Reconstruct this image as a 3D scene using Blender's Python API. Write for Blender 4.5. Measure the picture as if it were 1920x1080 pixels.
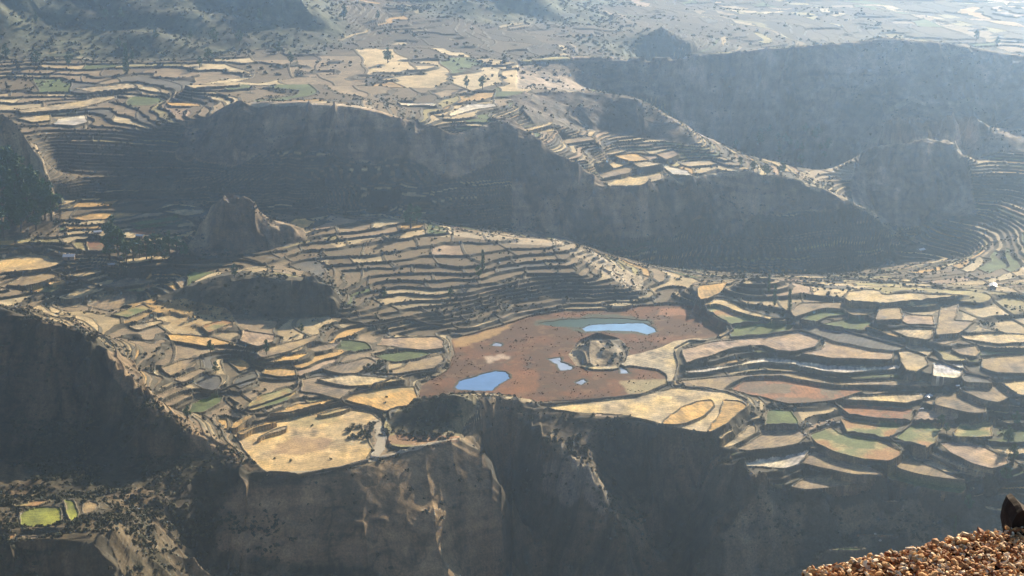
import bpy, math, random
import numpy as np
random.seed(7); RNG = np.random.default_rng(7)
for o in list(bpy.data.objects): bpy.data.objects.remove(o, do_unlink=True)
S = bpy.context.scene
COL = S.collection

# ---------------------------------------------------------------- camera, sky, sun, exposure
H = 400.0; PITCH = math.radians(17.0); F = 960 / math.tan(math.radians(16.0))
cam = bpy.data.objects.new('camera', bpy.data.cameras.new('camera')); COL.objects.link(cam)
cam.location = (0, 0, H); cam.rotation_euler = (math.pi/2 - PITCH, 0, 0)
cam.data.angle = math.radians(32.0); cam.data.clip_start = 0.1; cam.data.clip_end = 30000
S.camera = cam
SUN_AZ = math.radians(27); SUN_EL = math.radians(22)        # to the right of the view and beyond
w = bpy.data.worlds.new("World"); S.world = w; w.use_nodes = True
nt = w.node_tree; bg = nt.nodes['Background']
sky = nt.nodes.new('ShaderNodeTexSky'); sky.sky_type = 'NISHITA'; sky.sun_disc = False
sky.sun_elevation = SUN_EL; sky.sun_rotation = SUN_AZ; sky.altitude = 3000; sky.dust_density = 2.0
nt.links.new(sky.outputs[0], bg.inputs[0]); bg.inputs[1].default_value = 0.05
sl = bpy.data.lights.new('sun', 'SUN'); sl.energy = 5.0; sl.angle = math.radians(0.53); sl.color = (1, .82, .58)
sun = bpy.data.objects.new('sun', sl); COL.objects.link(sun)
sun.rotation_euler = (math.pi/2 - SUN_EL, 0, math.pi - SUN_AZ)
S.view_settings.view_transform = 'Standard'; S.view_settings.look = 'None'
S.view_settings.gamma = 1; S.view_settings.exposure = 1.48
HAZE_DENSITY = 2.05e-4; HAZE_G = 0.90; HAZE_COL = (.48, .70, 1.0)
S.cycles.volume_bounces = 3; S.cycles.max_bounces = 6; S.cycles.diffuse_bounces = 3

# ---------------------------------------------------------------- helpers
cP, sP = math.cos(PITCH), math.sin(PITCH)
def px(u, v, z):
    """point of height z seen at photo pixel u, v"""
    x = (u-960)/F; y = (540-v)/F
    dz = -sP + y*cP; t = (z-H)/dz
    return (x*t, (cP + y*sP)*t)
def proj(X, Y, Z):
    dz = Z-H; d = Y*cP - dz*sP; up = Y*sP + dz*cP
    d = np.maximum(d, 1)
    return 960 + F*X/d, 540 - F*up/d
def hsh(ix, iy, s):
    n = (ix.astype(np.int64)*374761393 + iy.astype(np.int64)*668265263 + s*144269504) & 0xffffffff
    n = ((n ^ (n >> 13))*1274126177) & 0xffffffff
    return ((n ^ (n >> 16)) & 0xffff).astype(np.float32)/65535.0
def vn(x, y, s=0):
    ix = np.floor(x); iy = np.floor(y); fx = (x-ix).astype(np.float32); fy = (y-iy).astype(np.float32)
    fx = fx*fx*fx*(fx*(fx*6-15)+10); fy = fy*fy*fy*(fy*(fy*6-15)+10)
    ix = ix.astype(np.int64); iy = iy.astype(np.int64)
    a = hsh(ix, iy, s); b = hsh(ix+1, iy, s); c = hsh(ix, iy+1, s); d = hsh(ix+1, iy+1, s)
    return (a + (b-a)*fx + (c-a)*fy + (a-b-c+d)*fx*fy)*2-1
def fbm(x, y, L, o=4, s=0, g=.5):
    r = 0; a = 1; t = 0
    ca, sa = .8, .6
    for i in range(o):
        r = r + a*vn(x/L, y/L, s+i*17); t += a; a *= g; L = L/2.03
        x, y = ca*x - sa*y + 31, sa*x + ca*y - 17
    return r/t
def sst(a, b, x):
    t = np.clip((x-a)/(b-a), 0, 1); return t*t*(3-2*t)
def inpoly(x, y, P):
    r = np.zeros(x.shape, bool); n = len(P)
    for i in range(n):
        x1, y1 = P[i]; x2, y2 = P[(i+1) % n]
        if y1 == y2: continue
        c = ((y1 > y) != (y2 > y)) & (x < (x2-x1)*(y-y1)/(y2-y1)+x1)
        r ^= c
    return r
def dpoly(x, y, P, closed=True):
    d = np.full(x.shape, 1e9); n = len(P)
    for i in range(n if closed else n-1):
        x1, y1 = P[i]; x2, y2 = P[(i+1) % n]
        ex, ey = x2-x1, y2-y1; L = ex*ex+ey*ey+1e-9
        t = np.clip(((x-x1)*ex+(y-y1)*ey)/L, 0, 1)
        d = np.minimum(d, (x-x1-t*ex)**2+(y-y1-t*ey)**2)
    return np.sqrt(d)

def P3(u, v, d): return (u, v, px(u, v, 0)[1]*0 + H + d*((-sP + (540-v)/F*cP)/(cP + (540-v)/F*sP)))
# ---------------------------------------------------------------- relief: lines whose place and height are known
LINES = [
 # lip of the near cliff, its buttresses and the gully between
 [(490,886,0),(560,890,-1),(640,877,0),(700,862,0),(780,838,1),(860,822,2)],
 [(860,822,2),(905,848,-9),(920,870,-14),(945,960,-31),(955,1080,-57)],
 [(735,785,3),(762,765,8),(800,747,14),(850,737,17),(885,740,15),(950,745,4),(985,755,2),(1020,768,0),(1080,778,-1),(1180,784,-2),(1235,798,-4),(1290,807,-6),(1330,830,-9),(1365,852,-12),(1390,882,-16),(1440,908,-20)],
 [(760,822,2),(800,822,1),(850,815,2)],
 [(1440,908,-20),(1400,935,-27),(1350,965,-34),(1330,990,-41),(1315,1030,-50),(1300,1080,-60)],
 [(430,1080,-37),(500,1080,-40),(640,1080,-42),(760,1080,-45),(860,1080,-50)],
 [(400,1000,-22),(520,990,-22),(640,980,-21),(760,960,-20),(860,950,-26)],
 [(940,850,-28),(945,950,-58),(975,1080,-90)],
 [(1000,800,-5),(1020,815,-6),(1070,860,-11),(1130,915,-20),(1165,1000,-38),(1180,1080,-56)],
 [(1025,930,-40),(1040,1080,-76)],
 [(1250,900,-32),(1250,1000,-60),(1240,1080,-86)], [(1330,900,-34),(1290,1000,-60)],[(1180,850,-17),(1200,930,-42)],
 # slope below the right rim
 [(1480,915,-23),(1560,917,-24),(1655,908,-25),(1740,925,-27),(1815,932,-27),(1900,930,-26)],
 [(1420,1000,-42),(1520,975,-38),(1650,960,-38),(1800,970,-38),(1920,960,-35)],
 [(1400,1080,-64),(1520,1060,-60),(1650,1045,-57),(1800,1030,-50),(1920,1020,-46)],
 # dark ridge at left
 [(-160,540,72),(0,572,65),(40,592,62),(100,607,60),(150,612,56),(200,650,48),(245,700,36),(290,768,22),(330,795,17),(400,830,8),(450,862,4),(490,884,0)],
 [P3(u,700,1019) for u in (-150,0,100,180)], [P3(u,790,1000) for u in (-150,0,100,200,260)], [P3(u,860,970) for u in (-150,0,100,200,300,380)],
 [P3(u,900,940) for u in (-150,0,100,200,300,400)], [P3(u,930,914) for u in (-150,0,100,200,290)], [P3(u,958,874) for u in (-150,0,100,180,240)],
 [P3(-150,988,838),P3(0,988,838),P3(100,985,838),P3(180,975,850),P3(225,968,860)], [P3(-150,1005,822),P3(0,1005,822),P3(100,1000,824),P3(200,990,836)],
 [P3(235,962,885),P3(265,970,882),P3(295,1020,855),P3(325,1080,842)], [P3(300,955,912),P3(345,980,914),P3(380,1080,890)], [P3(180,1030,815),P3(230,1080,812)],
 [P3(-150,1080,809),P3(0,1080,809),P3(120,1080,809)], [P3(0,1040,816),P3(120,1030,817)],
 [P3(-150,1200,785),P3(300,1200,795),P3(420,1200,848),P3(700,1200,856),P3(860,1200,878),P3(960,1200,955),P3(1040,1200,950),P3(1150,1200,898),P3(1240,1200,955),P3(1400,1200,915),P3(1600,1200,900),P3(1950,1200,860)],
 # left fields
 [(320,768,3),(450,790,1),(560,790,.5),(700,800,0)], [(270,700,8),(400,730,6),(500,720,5),(640,745,3),(780,730,0)],
 [(205,630,13),(350,650,11),(500,665,9),(600,690,6),(700,700,4),(830,690,0)],
 [(-60,560,20),(0,562,20),(120,592,17),(280,600,15),(420,625,13),(560,640,9),(700,645,6),(830,650,1)],
 [(0,540,23),(150,550,19),(260,560,18),(300,562,17)], [(0,500,27),(100,510,24),(200,540,20),(320,525,21)],
 [(0,460,32),(100,450,33),(200,470,29),(250,500,25),(330,518,22),(450,503,23)],
 [(350,535,24),(430,512,31),(500,518,33),(580,524,32),(630,548,24)], [(300,562,17),(400,590,14),(540,596,11),(620,590,11)],
 [(500,500,24),(640,505,21)],
 # knoll
 [(355,470,29),(385,480,27),(440,478,27),(500,468,28),(560,452,29)], [(388,398,52),(398,378,59),(418,369,62),(445,369,62),(460,381,58),(474,396,52)],
 [(474,396,52),(500,408,46),(540,428,37),(590,415,34)], [(372,452,34),(400,455,33),(440,455,33),(475,452,34)],
 [(350,480,26),(250,505,24)],
 [(130,440,33),(250,440,34),(370,432,34)], [(130,400,38),(250,395,38),(390,390,38)],
 [(60,380,42),(180,372,42),(280,370,41),(400,378,38),(500,392,35),(560,400,31)],
 # terraced rise behind the marsh, contour by contour
 [(700,628,4),(830,614,2.5),(880,605,2.5),(960,584,2.5),(1060,570,2.5),(1170,568,2.5)],
 [(690,612,7.5),(780,605,5),(840,600,5),(900,582,5),(960,565,5),(1060,552,5),(1190,553,3)],
 [(640,600,10),(750,588,10),(830,585,10),(900,566,10),(960,548,10),(1040,534,10),(1110,538,10),(1185,533,9)],
 [(660,560,15),(750,550,15),(850,545,15),(920,530,15),(1000,512,15),(1080,512,15),(1150,516,12)],
 [(650,512,20),(760,502,20),(880,496,20),(960,486,20),(1080,488,18)], [(640,470,25),(760,462,25),(860,456,25),(960,454,24)],
 [(590,415,34),(700,405,33),(770,410,31),(800,424,28),(860,437,27),(960,445,25),(1060,457,22),(1110,475,17),(1150,500,12),(1200,520,7),(1205,545,2),(1290,545,0)],
 [(590,450,28),(560,480,25)],
 [(620,405,26),(700,400,24),(800,415,20),(900,425,15),(1000,430,8),(1100,450,-5),(1200,500,-25),(1250,515,-38),(1400,515,-40),(1550,515,-40),(1640,500,-38),(1700,470,-30)],
 # marsh rim
 [(960,605,-1),(1000,590,-1),(1060,580,-1),(1200,573,-1),(1290,572,-1),(1340,590,-1),(1360,610,-1),(1350,628,-1),(1260,642,-1)],
 [(1250,716,-1),(1200,740,-1),(1100,748,-1),(1010,752,-1),(950,743,-1)],[(880,733,-1),(800,742,-1),(785,725,-1),(830,690,-1),(850,660,-1),(845,635,-1),(900,620,-1),(960,605,-1)],
 [(870,712,-1),(950,690,-1),(1000,660,-1),(1050,620,-1),(1200,600,-1),(1300,600,-1)],[(1000,720,-1),(1200,700,-1)],
 # second cliff
 [(100,240,78),(200,241,78),(290,236,82),(400,212,94),(440,193,104),(560,190,108),(680,200,104),(760,225,92),(850,250,80),(900,236,84),(950,218,88),(990,245,77),(1050,290,58),(1140,347,34),(1190,350,32),(1250,331,35),(1380,328,35),(1480,335,31),(1560,362,20),(1640,397,5),(1690,442,-14),(1705,455,-24)],
 [(0,150,86),(300,140,92),(700,130,95),(950,120,92)], [(100,200,80),(300,200,85),(420,180,96),(700,185,100),(850,225,84)],[(950,195,88),(900,215,86)],
 [(-40,210,112),(0,225,108),(40,243,99),(65,300,75),(110,402,36)], [(-40,440,33),(0,440,33),(60,430,34)],[(100,275,68),(110,330,52),(200,330,54)],
 # spur with terraces
 [(955,176,91),(1020,170,87),(1100,170,84),(1190,183,78),(1235,205,68),(1270,230,59),(1310,268,49),(1400,320,36)],
 [(1000,247,74),(1100,240,60),(1200,255,51),(1290,275,46)], [(1100,300,52),(1200,300,44),(1330,310,38)],
 [(1150,338,36),(1250,322,37)],
 # third cliff
 [(980,115,92),(1100,110,92),(1230,112,92),(1330,103,96),(1450,92,102),(1560,82,106),(1650,70,110),(1780,80,106),(1920,105,96),(2000,110,96)],
 [(1100,160,72),(1250,222,40),(1300,258,20),(1400,314,-5),(1470,330,-5),(1590,330,-7)],
 [(1612,300,30),(1625,270,42),(1650,266,45),(1720,263,46),(1785,258,46),(1803,292,33)], [(1630,345,12),(1700,350,11),(1780,345,13)],[(1640,400,-9),(1740,400,-8)],
 [(1665,210,66),(1710,187,74),(1738,196,70)], [(1778,196,71),(1818,189,73),(1845,225,56),(1862,262,26)],
 [(1960,330,22),(1920,335,18),(1850,400,-4),(1800,480,-25),(1720,500,-35)], [(1960,430,4),(1900,500,-8)], [(1720,440,-26),(1650,460,-32)],
 # right plateau back rim
 [(1306,534,8),(1345,540,9),(1385,527,16),(1430,518,19),(1470,525,16),(1490,538,12),(1540,545,12),(1590,543,12),(1650,539,12),(1820,549,12),(1920,545,12)],
 [(1700,528,-8),(1900,528,-3)], [(1300,560,3),(1312,585,0)],
 # marsh hummock
 [(1095,647,3.5),(1125,637,6),(1150,643,6),(1155,654,4),(1115,657,3.5)], [(1064,664,-1),(1080,684,-1),(1120,689,-.6),(1172,680,-.5),(1180,655,-.8),(1160,636,-1),(1120,627,-1),(1088,638,-1),(1064,664,-1)],
 # beyond
 [(0,60,105),(300,72,100),(460,60,98),(620,72,96),(900,85,86),(1100,90,75),(1180,92,70)], [(-100,-30,150),(300,-20,132),(480,0,115),(540,-2,132),(600,0,112),(900,0,62),(1300,0,32),(1920,0,32)],
 [(0,-90,170),(900,-60,70),(1920,-60,45)], [(1230,70,72),(1242,50,84),(1260,66,72)], [(1290,85,70),(1350,60,56),(1500,58,42),(1900,70,40)],
]
# fields traced from the picture: colour, height, outline, optional (label) for the ones kept as objects of their own
PAL = dict(A=(.47,.34,.165), O=(.50,.32,.115), T=(.47,.365,.20), S=(.60,.54,.42), G=(.27,.205,.125), D=(.115,.11,.095), V=(.088,.118,.036),
           Y=(.25,.265,.045), R=(.25,.12,.06), P=(.38,.275,.18), W=(.60,.57,.50), K=(.16,.135,.09), B=(.48,.39,.23), C=(.31,.265,.115))
FIELDS = [
 ('O',8,[(1306,540),(1312,535),(1368,530),(1352,548),(1335,558),(1310,563)],'small golden field on the far corner of the plateau beside the rust marsh'),
 ('T',6,[(1316,575),(1345,560),(1360,562),(1395,580),(1440,592),(1475,600),(1470,603),(1440,599),(1390,587),(1345,570)],''),
 ('C',4,[(1322,578),(1340,567),(1352,572),(1400,592),(1430,602),(1375,611),(1345,598)],'yellow-green wedge field pointing at the right end of the rust marsh'),
 ('V',2.5,[(1378,613),(1480,603),(1488,615),(1482,622),(1445,628),(1370,632),(1366,626)],'long green field just right of the rust marsh'),
 ('P',1.8,[(1400,634),(1500,622),(1540,636),(1530,650),(1490,659),(1455,657),(1430,648),(1380,650),(1340,665),(1285,680),(1278,655),(1340,640)],'large pinkish tan field below the long green field'),
 ('B',.3,[(1175,668),(1230,655),(1265,640),(1300,635),(1340,636),(1300,642),(1272,652),(1264,668),(1274,684),(1264,700),(1262,715),(1250,716),(1250,700),(1235,691),(1180,684),(1150,691),(1110,692),(1085,685),(1120,688),(1160,684),(1172,678)],'pale dry bar of ground reaching into the rust marsh from the right'),
 ('G',8,[(1500,568),(1580,567),(1645,572),(1640,590),(1600,592),(1580,580),(1545,578),(1500,592),(1490,595),(1480,585)],''),
 ('V',6,[(1500,600),(1520,588),(1550,580),(1575,582),(1595,590),(1555,594),(1530,605),(1510,605)],'crescent green field under a dark bank on the right plateau'),
 ('V',4.5,[(1540,610),(1560,603),(1600,595),(1625,600),(1640,605),(1625,612),(1620,620),(1560,615)],''),
 ('D',2.6,[(1500,607),(1620,622),(1700,650),(1680,658),(1640,655),(1560,640),(1530,628),(1500,615)],''),
 ('P',1.5,[(1545,638),(1600,645),(1660,652),(1675,660),(1672,675),(1560,672),(1500,662),(1540,654)],''),
 ('S',-2.8,[(1282,695),(1330,690),(1385,683),(1410,675),(1440,672),(1470,673),(1540,684),(1620,688),(1690,686),(1692,692),(1620,697),(1580,700),(1540,695),(1480,683),(1440,680),(1400,684),(1330,697),(1290,700)],'long pale straw strip curving between two dark terrace banks'),
 ('G',-5.2,[(1270,714),(1330,708),(1380,704),(1430,700),(1480,700),(1540,712),(1560,718),(1700,712),(1785,722),(1790,727),(1700,724),(1560,722),(1530,718),(1470,706),(1430,705),(1400,708),(1375,718),(1355,732),(1320,727),(1268,722)],''),
 ('R',-7,[(1370,730),(1400,712),(1440,706),(1490,708),(1530,718),(1553,722),(1600,725),(1620,735),(1560,752),(1480,758),(1440,748),(1400,740)],'dull red oval field above the small square green field'),
 ('T',-2,[(1010,764),(1100,752),(1200,743),(1262,728),(1310,731),(1360,736),(1395,748),(1405,760),(1390,775),(1360,800),(1325,812),(1240,797),(1232,793),(1180,780),(1080,774)],'broad straw-coloured strip along the lip of the near cliff'),
 ('O',-1,[(1240,790),(1275,765),(1305,752),(1335,750),(1342,760),(1318,783),(1280,796),(1240,796)],'golden lens-shaped field at the right end of the straw strip'),
 ('O',-1,[(1325,808),(1350,775),(1355,750),(1390,752),(1402,762),(1388,775),(1358,798),(1330,812)],''),
 ('V',-9,[(1438,768),(1485,770),(1495,785),(1500,798),(1432,800),(1434,785)],'small square bright green field below the dull red oval field'),
 ('G',-12,[(1425,805),(1500,805),(1512,818),(1500,832),(1460,840),(1400,845),(1372,842),(1400,832),(1425,815)],'grey ploughed field directly below the small square green field'),
 ('T',-10,[(1345,840),(1380,818),(1410,795),(1418,800),(1418,812),(1375,838)],''),
 ('S',-17,[(1375,875),(1400,865),(1440,860),(1480,855),(1520,845),(1510,860),(1495,872),(1470,880),(1430,876)],'bright straw tongue of a field near the dark bowl at right'),
 ('G',-18,[(1500,868),(1520,850),(1545,850),(1580,862),(1640,880),(1660,892),(1600,890),(1540,878)],''),
 ('G',-23,[(1480,914),(1510,893),(1580,900),(1650,905),(1600,910),(1560,915),(1510,920)],''),
 ('C',-14,[(1515,815),(1560,800),(1580,815),(1640,825),(1690,845),(1690,855),(1670,866),(1620,862),(1570,850),(1530,832)],'patchy gold and red weedy field in the middle of the right terraces'),
 ('T',-8,[(1565,745),(1640,742),(1740,738),(1730,750),(1700,757),(1640,752),(1565,750)],''),
 ('R',-11,[(1575,758),(1640,762),(1715,768),(1708,790),(1650,788),(1600,782),(1580,768)],'orange-red rectangular field left of the dark diagonal wall'),
 ('C',-13,[(1575,785),(1600,790),(1695,795),(1670,822),(1620,817),(1590,812)],'yellow and green rectangular field under the orange-red rectangular field'),
 ('P',-10.5,[(1722,768),(1760,772),(1795,778),(1800,785),(1780,790),(1712,788)],''),
 ('C',-13,[(1705,795),(1780,792),(1760,815),(1755,830),(1735,842),(1700,830),(1676,822)],''),
 ('C',-12,[(1800,795),(1860,790),(1862,820),(1790,820),(1785,812)],''),
 ('P',-15,[(1760,830),(1800,826),(1850,840),(1890,860),(1895,870),(1860,880),(1820,868),(1780,850)],'pinkish almond-shaped field near the right edge above narrow strips'),
 ('T',-18,[(1735,842),(1745,848),(1800,870),(1870,888),(1868,892),(1800,878),(1740,855)],''),
 ('T',-20,[(1700,845),(1730,855),(1780,872),(1850,892),(1848,897),(1770,885),(1710,862)],''),
 ('G',-19,[(1670,868),(1700,860),(1760,880),(1815,902),(1750,895),(1690,882)],''),
 ('C',-24,[(1660,885),(1700,888),(1760,900),(1815,915),(1805,928),(1740,918),(1665,900)],'lowest yellow-green strip on the rim of the right terraces'),
 ('W',1,[(1750,683),(1808,685),(1802,705),(1795,710),(1747,706)],'small brilliant white rectangular field among grey fields'),
 ('T',1.2,[(1678,648),(1715,645),(1750,658),(1738,672),(1742,685),(1720,697),(1697,694),(1685,670)],'mottled tan field with a wavy edge left of the white field'),
 ('D',0,[(1800,708),(1812,698),(1850,705),(1865,720),(1810,718)],''),
 ('T',-1,[(1870,718),(1950,712),(1950,745),(1900,740)],''),
 ('G',-3,[(1795,730),(1820,722),(1870,722),(1895,745),(1870,755),(1840,750)],''),
 ('G',-6,[(1755,745),(1790,735),(1850,755),(1850,775),(1820,775),(1750,760)],''),
 ('T',12,[(1582,560),(1590,547),(1630,542),(1650,546),(1655,552),(1700,549),(1760,553),(1810,553),(1780,560),(1720,565),(1660,571),(1600,568)],'large bright tan field at the back rim of the right plateau'),
 ('G',10,[(1650,575),(1685,573),(1695,590),(1690,600),(1640,600),(1645,590)],''),
 ('P',8,[(1700,590),(1750,592),(1752,610),(1700,608),(1690,602)],''),
 ('T',6,[(1670,620),(1700,616),(1750,618),(1750,630),(1740,638),(1700,633)],''),
 ('G',8,[(1765,575),(1800,570),(1790,600),(1830,603),(1800,625),(1755,628),(1758,595)],''),
 ('G',5,[(1740,640),(1800,628),(1810,635),(1770,648)],''), ('T',6,[(1800,630),(1850,625),(1950,628),(1950,640),(1870,645),(1810,637)],''),
 ('G',4,[(1780,655),(1830,648),(1840,660),(1830,670),(1800,665)],''), ('G',2,[(1840,672),(1950,665),(1950,700),(1870,700),(1840,690)],''),
 # left of the marsh
 ('O',3.5,[(425,802),(470,776),(482,779),(440,805)],''), ('O',2.4,[(440,812),(500,791),(522,793),(480,803),(452,818)],''), ('T',1.6,[(478,822),(520,803),(541,798),(538,806),(500,816),(482,826)],''), ('T',1.5,[(590,778),(640,766),(665,765),(640,774),(600,781)],''),
 ('O',-4,[(1325,815),(1345,800),(1352,803),(1332,818)],''), ('T',-5.5,[(1345,822),(1368,803),(1376,806),(1352,826)],''),
 ('G',-29,[(1500,935),(1560,926),(1650,918),(1640,926),(1570,934)],''), ('C',-38,[(1545,1032),(1600,1027),(1632,1030),(1600,1034)],''), ('T',-33,[(1650,940),(1690,938),(1688,943),(1655,943)],''), ('T',-33,[(1758,947),(1785,946),(1784,950),(1760,951)],''), ('T',-31,[(1838,930),(1868,934),(1866,938),(1840,934)],''), ('T',-33,[(1845,950),(1885,955),(1880,961),(1850,956)],''), ('C',-47,[(1600,1004),(1640,1003),(1690,1006),(1650,1009)],''), ('G',-42,[(1650,960),(1700,958),(1712,961),(1660,963)],''),
 ('A',0,[(503,888),(470,860),(440,822),(425,806),(470,800),(520,790),(600,775),(640,766),(700,776),(715,790),(680,800),(700,840),(690,862),(640,875),(560,889)],'wide golden pasture on the brink of the near cliff'),
 ('O',2,[(650,745),(700,728),(780,725),(785,745),(775,760),(725,772),(690,762),(645,750)],'golden four-sided field with stone borders next to the scrubby mound'),
 ('G',4,[(565,712),(600,705),(680,720),(650,740),(640,750),(590,738),(563,735)],''),
 ('O',3,[(500,780),(560,757),(630,750),(600,762),(540,777)],''), ('C',4,[(460,765),(480,745),(540,725),(560,737),(540,752),(500,764),(470,772)],''),
 ('D',7,[(355,715),(375,703),(415,705),(420,715),(405,735),(380,730)],'dark grey rounded field among small stone-edged plots'),
 ('D',6,[(440,710),(480,697),(488,705),(480,715),(450,730),(435,720)],''),
 ('V',3,[(355,760),(390,745),(420,742),(415,755),(380,775),(350,775)],'faded green plot beside the dark left ridge'),
 ('G',7,[(290,745),(335,722),(350,728),(300,752)],''), ('G',5,[(295,762),(350,738),(365,742),(300,770)],''),
 ('G',10,[(300,690),(340,675),(372,670),(350,690),(320,706)],''), ('G',9,[(325,712),(375,690),(390,694),(345,718)],''),
 ('P',14,[(455,620),(520,628),(515,640),(485,650),(450,640)],''), ('G',11,[(480,662),(510,650),(600,627),(590,640),(540,660),(487,672)],''),
 ('G',8,[(570,652),(640,642),(625,655),(590,661)],''), ('V',6,[(640,637),(690,642),(700,655),(660,660),(630,655)],''),
 ('P',5,[(715,634),(820,631),(836,640),(833,653),(800,657),(750,652),(705,648)],'pinkish fallow field touching the left end of the marsh'),
 ('V',4,[(700,668),(730,662),(790,657),(808,664),(790,672),(740,680),(715,674)],'narrow green plot left of the marsh'),
 ('G',3,[(770,677),(830,664),(835,675),(820,690),(740,702),(700,700),(750,690)],''), ('G',5,[(600,692),(690,670),(710,680),(670,700),(640,701)],''),
 ('O',9,[(540,667),(580,661),(560,675),(500,681)],''), ('O',6,[(500,690),(555,692),(560,704),(520,707),(490,700)],''),
 ('O',6,[(425,678),(455,672),(470,690),(450,698)],''), ('T',5,[(590,712),(660,702),(760,712),(700,722),(650,725)],''),
 ('C',15,[(205,590),(270,570),(285,578),(240,596)],''), ('T',13,[(240,612),(300,600),(310,605),(262,620)],''), ('C',14,[(375,612),(420,600),(440,605),(390,625)],''), ('O',12,[(310,625),(400,632),(440,645),(390,650),(320,640)],''),
 # upper left
 ('A',24,[(-20,490),(40,478),(80,475),(95,485),(120,490),(115,497),(80,505),(-20,513)],'orange-gold field at the left edge above striped terraces'),
 ('G',21,[(10,535),(60,509),(100,511),(110,518),(80,530),(45,537)],''), ('O',19,[(90,532),(125,522),(120,534),(95,537)],''),
 ('C',17,[(45,545),(90,537),(130,530),(100,548),(60,550)],''), ('T',15,[(110,560),(150,542),(200,541),(190,546),(150,560),(125,562)],''),
 ('T',12,[(110,567),(150,565),(170,557),(145,577),(120,574)],''), ('G',12,[(160,574),(200,552),(260,557),(250,574),(200,582)],''),
 ('T',20,[(130,517),(180,506),(200,508),(150,521)],''),('T',18,[(145,528),(200,514),(205,518),(160,530)],''),('G',16,[(190,537),(240,522),(300,527),(280,532),(200,542)],''),('C',14,[(230,546),(300,533),(330,536),(260,548)],''),
 ('R',30,[(160,452),(198,452),(200,470),(165,470)],'small brick-red plot left of the dark tree clump'),
 ('V',35,[(240,419),(330,404),(345,412),(260,423)],''), ('T',37,[(305,396),(380,392),(385,400),(345,406)],'pale tan field touching the rocky knoll'),
 ('O',37,[(130,410),(180,399),(270,401),(225,410),(150,414)],''), ('R',33,[(240,432),(290,429),(290,440),(265,441),(235,434)],''), ('T',33,[(325,444),(365,433),(372,437),(355,444)],''),
 ('V',34,[(245,427),(340,415),(350,419),(260,431)],''),
 # sunlit plots at bottom left
 ('Y',9,[(36,960),(80,950),(112,950),(118,962),(118,976),(90,988),(38,990)],'bright yellow-green plot in the bottom left corner'),
 ('Y',10,[(118,938),(138,938),(151,960),(145,975),(134,986),(124,960)],'narrow bright green plot beside the yellow-green plot at bottom left'),
 ('G',9,[(152,946),(170,938),(188,945),(180,960),(156,966)],''), ('C',12,[(-20,1006),(35,1002),(30,1012),(-20,1020)],''), ('C',8,[(20,947),(50,942),(65,937),(100,937),(70,950),(25,952)],''),
 ('G',12,[(38,1008),(90,1003),(130,1005),(60,1013)],''),
 # spur
 ('T',40,[(1125,311),(1165,301),(1185,308),(1150,317)],''), ('O',43,[(1150,293),(1190,288),(1220,300),(1180,303)],''), ('T',42,[(1185,306),(1210,302),(1245,308),(1200,315)],''),
 ('G',39,[(1120,326),(1190,311),(1180,325),(1130,335)],''), ('T',36,[(1140,343),(1170,332),(1240,323),(1245,335),(1200,348),(1140,349)],'pale field at the low tip of the terraced spur'), ('S',38,[(1235,307),(1290,320),(1300,330),(1260,327)],''), ('T',71,[(968,246),(1035,229),(1038,233),(975,251)],''), ('T',68,[(978,254),(1035,241),(1040,245),(985,258)],''), ('G',58,[(1050,262),(1110,256),(1118,262),(1062,270)],''), ('T',45,[(1135,287),(1170,281),(1176,284),(1140,291)],''),
 ('P',43,[(1230,290),(1262,282),(1275,290),(1250,300)],''), ('T',38,[(1272,305),(1330,300),(1345,308),(1290,313)],''),
 # far plateau
 ('S',88,[(840,213),(880,196),(930,195),(935,200),(890,206),(845,218)],'pale field on the far plateau left of the terraced spur'),
 ('S',92,[(742,188),(750,193),(820,194),(820,198),(750,198)],''),
 ('S',79,[(98,233),(110,223),(160,216),(166,229),(140,236)],'bright cream field at the left on the lip of the second cliff'),
 ('T',80,[(28,222),(95,215),(95,226),(60,229)],''), ('V',84,[(235,190),(250,181),(300,183),(310,190),(280,198),(240,198)],'green field on the far plateau at left'),
 ('T',83,[(35,206),(130,193),(215,178),(220,184),(150,203),(40,212)],''), ('T',88,[(140,166),(250,158),(262,164),(170,172)],''), ('O',89,[(310,192),(375,195),(380,200),(320,199)],''), ('T',98,[(345,160),(450,156),(450,160),(360,165)],''),
]
def fxy(f): return [px(u, v, f[1]) for u, v in f[2]]

BACK = [([(1230,112,92),(1330,103,96),(1450,92,102),(1560,82,106),(1650,70,110),(1780,80,106),(1920,105,96),(2050,110,96)], ((45,12),(110,42),(220,75))),
        ([(980,115,92),(1100,110,92)], ((60,8),)),
        ([(1612,300,30),(1625,270,42),(1720,263,46),(1785,258,46),(1803,292,33)], ((26,22),(55,40))),
        ([(1665,210,66),(1710,187,74),(1738,196,70)], ((24,20),)), ([(1778,196,71),(1818,189,73),(1845,225,56)], ((24,20),)),
        ([(388,398,52),(418,369,62),(445,369,62),(474,396,52)], ((22,16),))]
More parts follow.
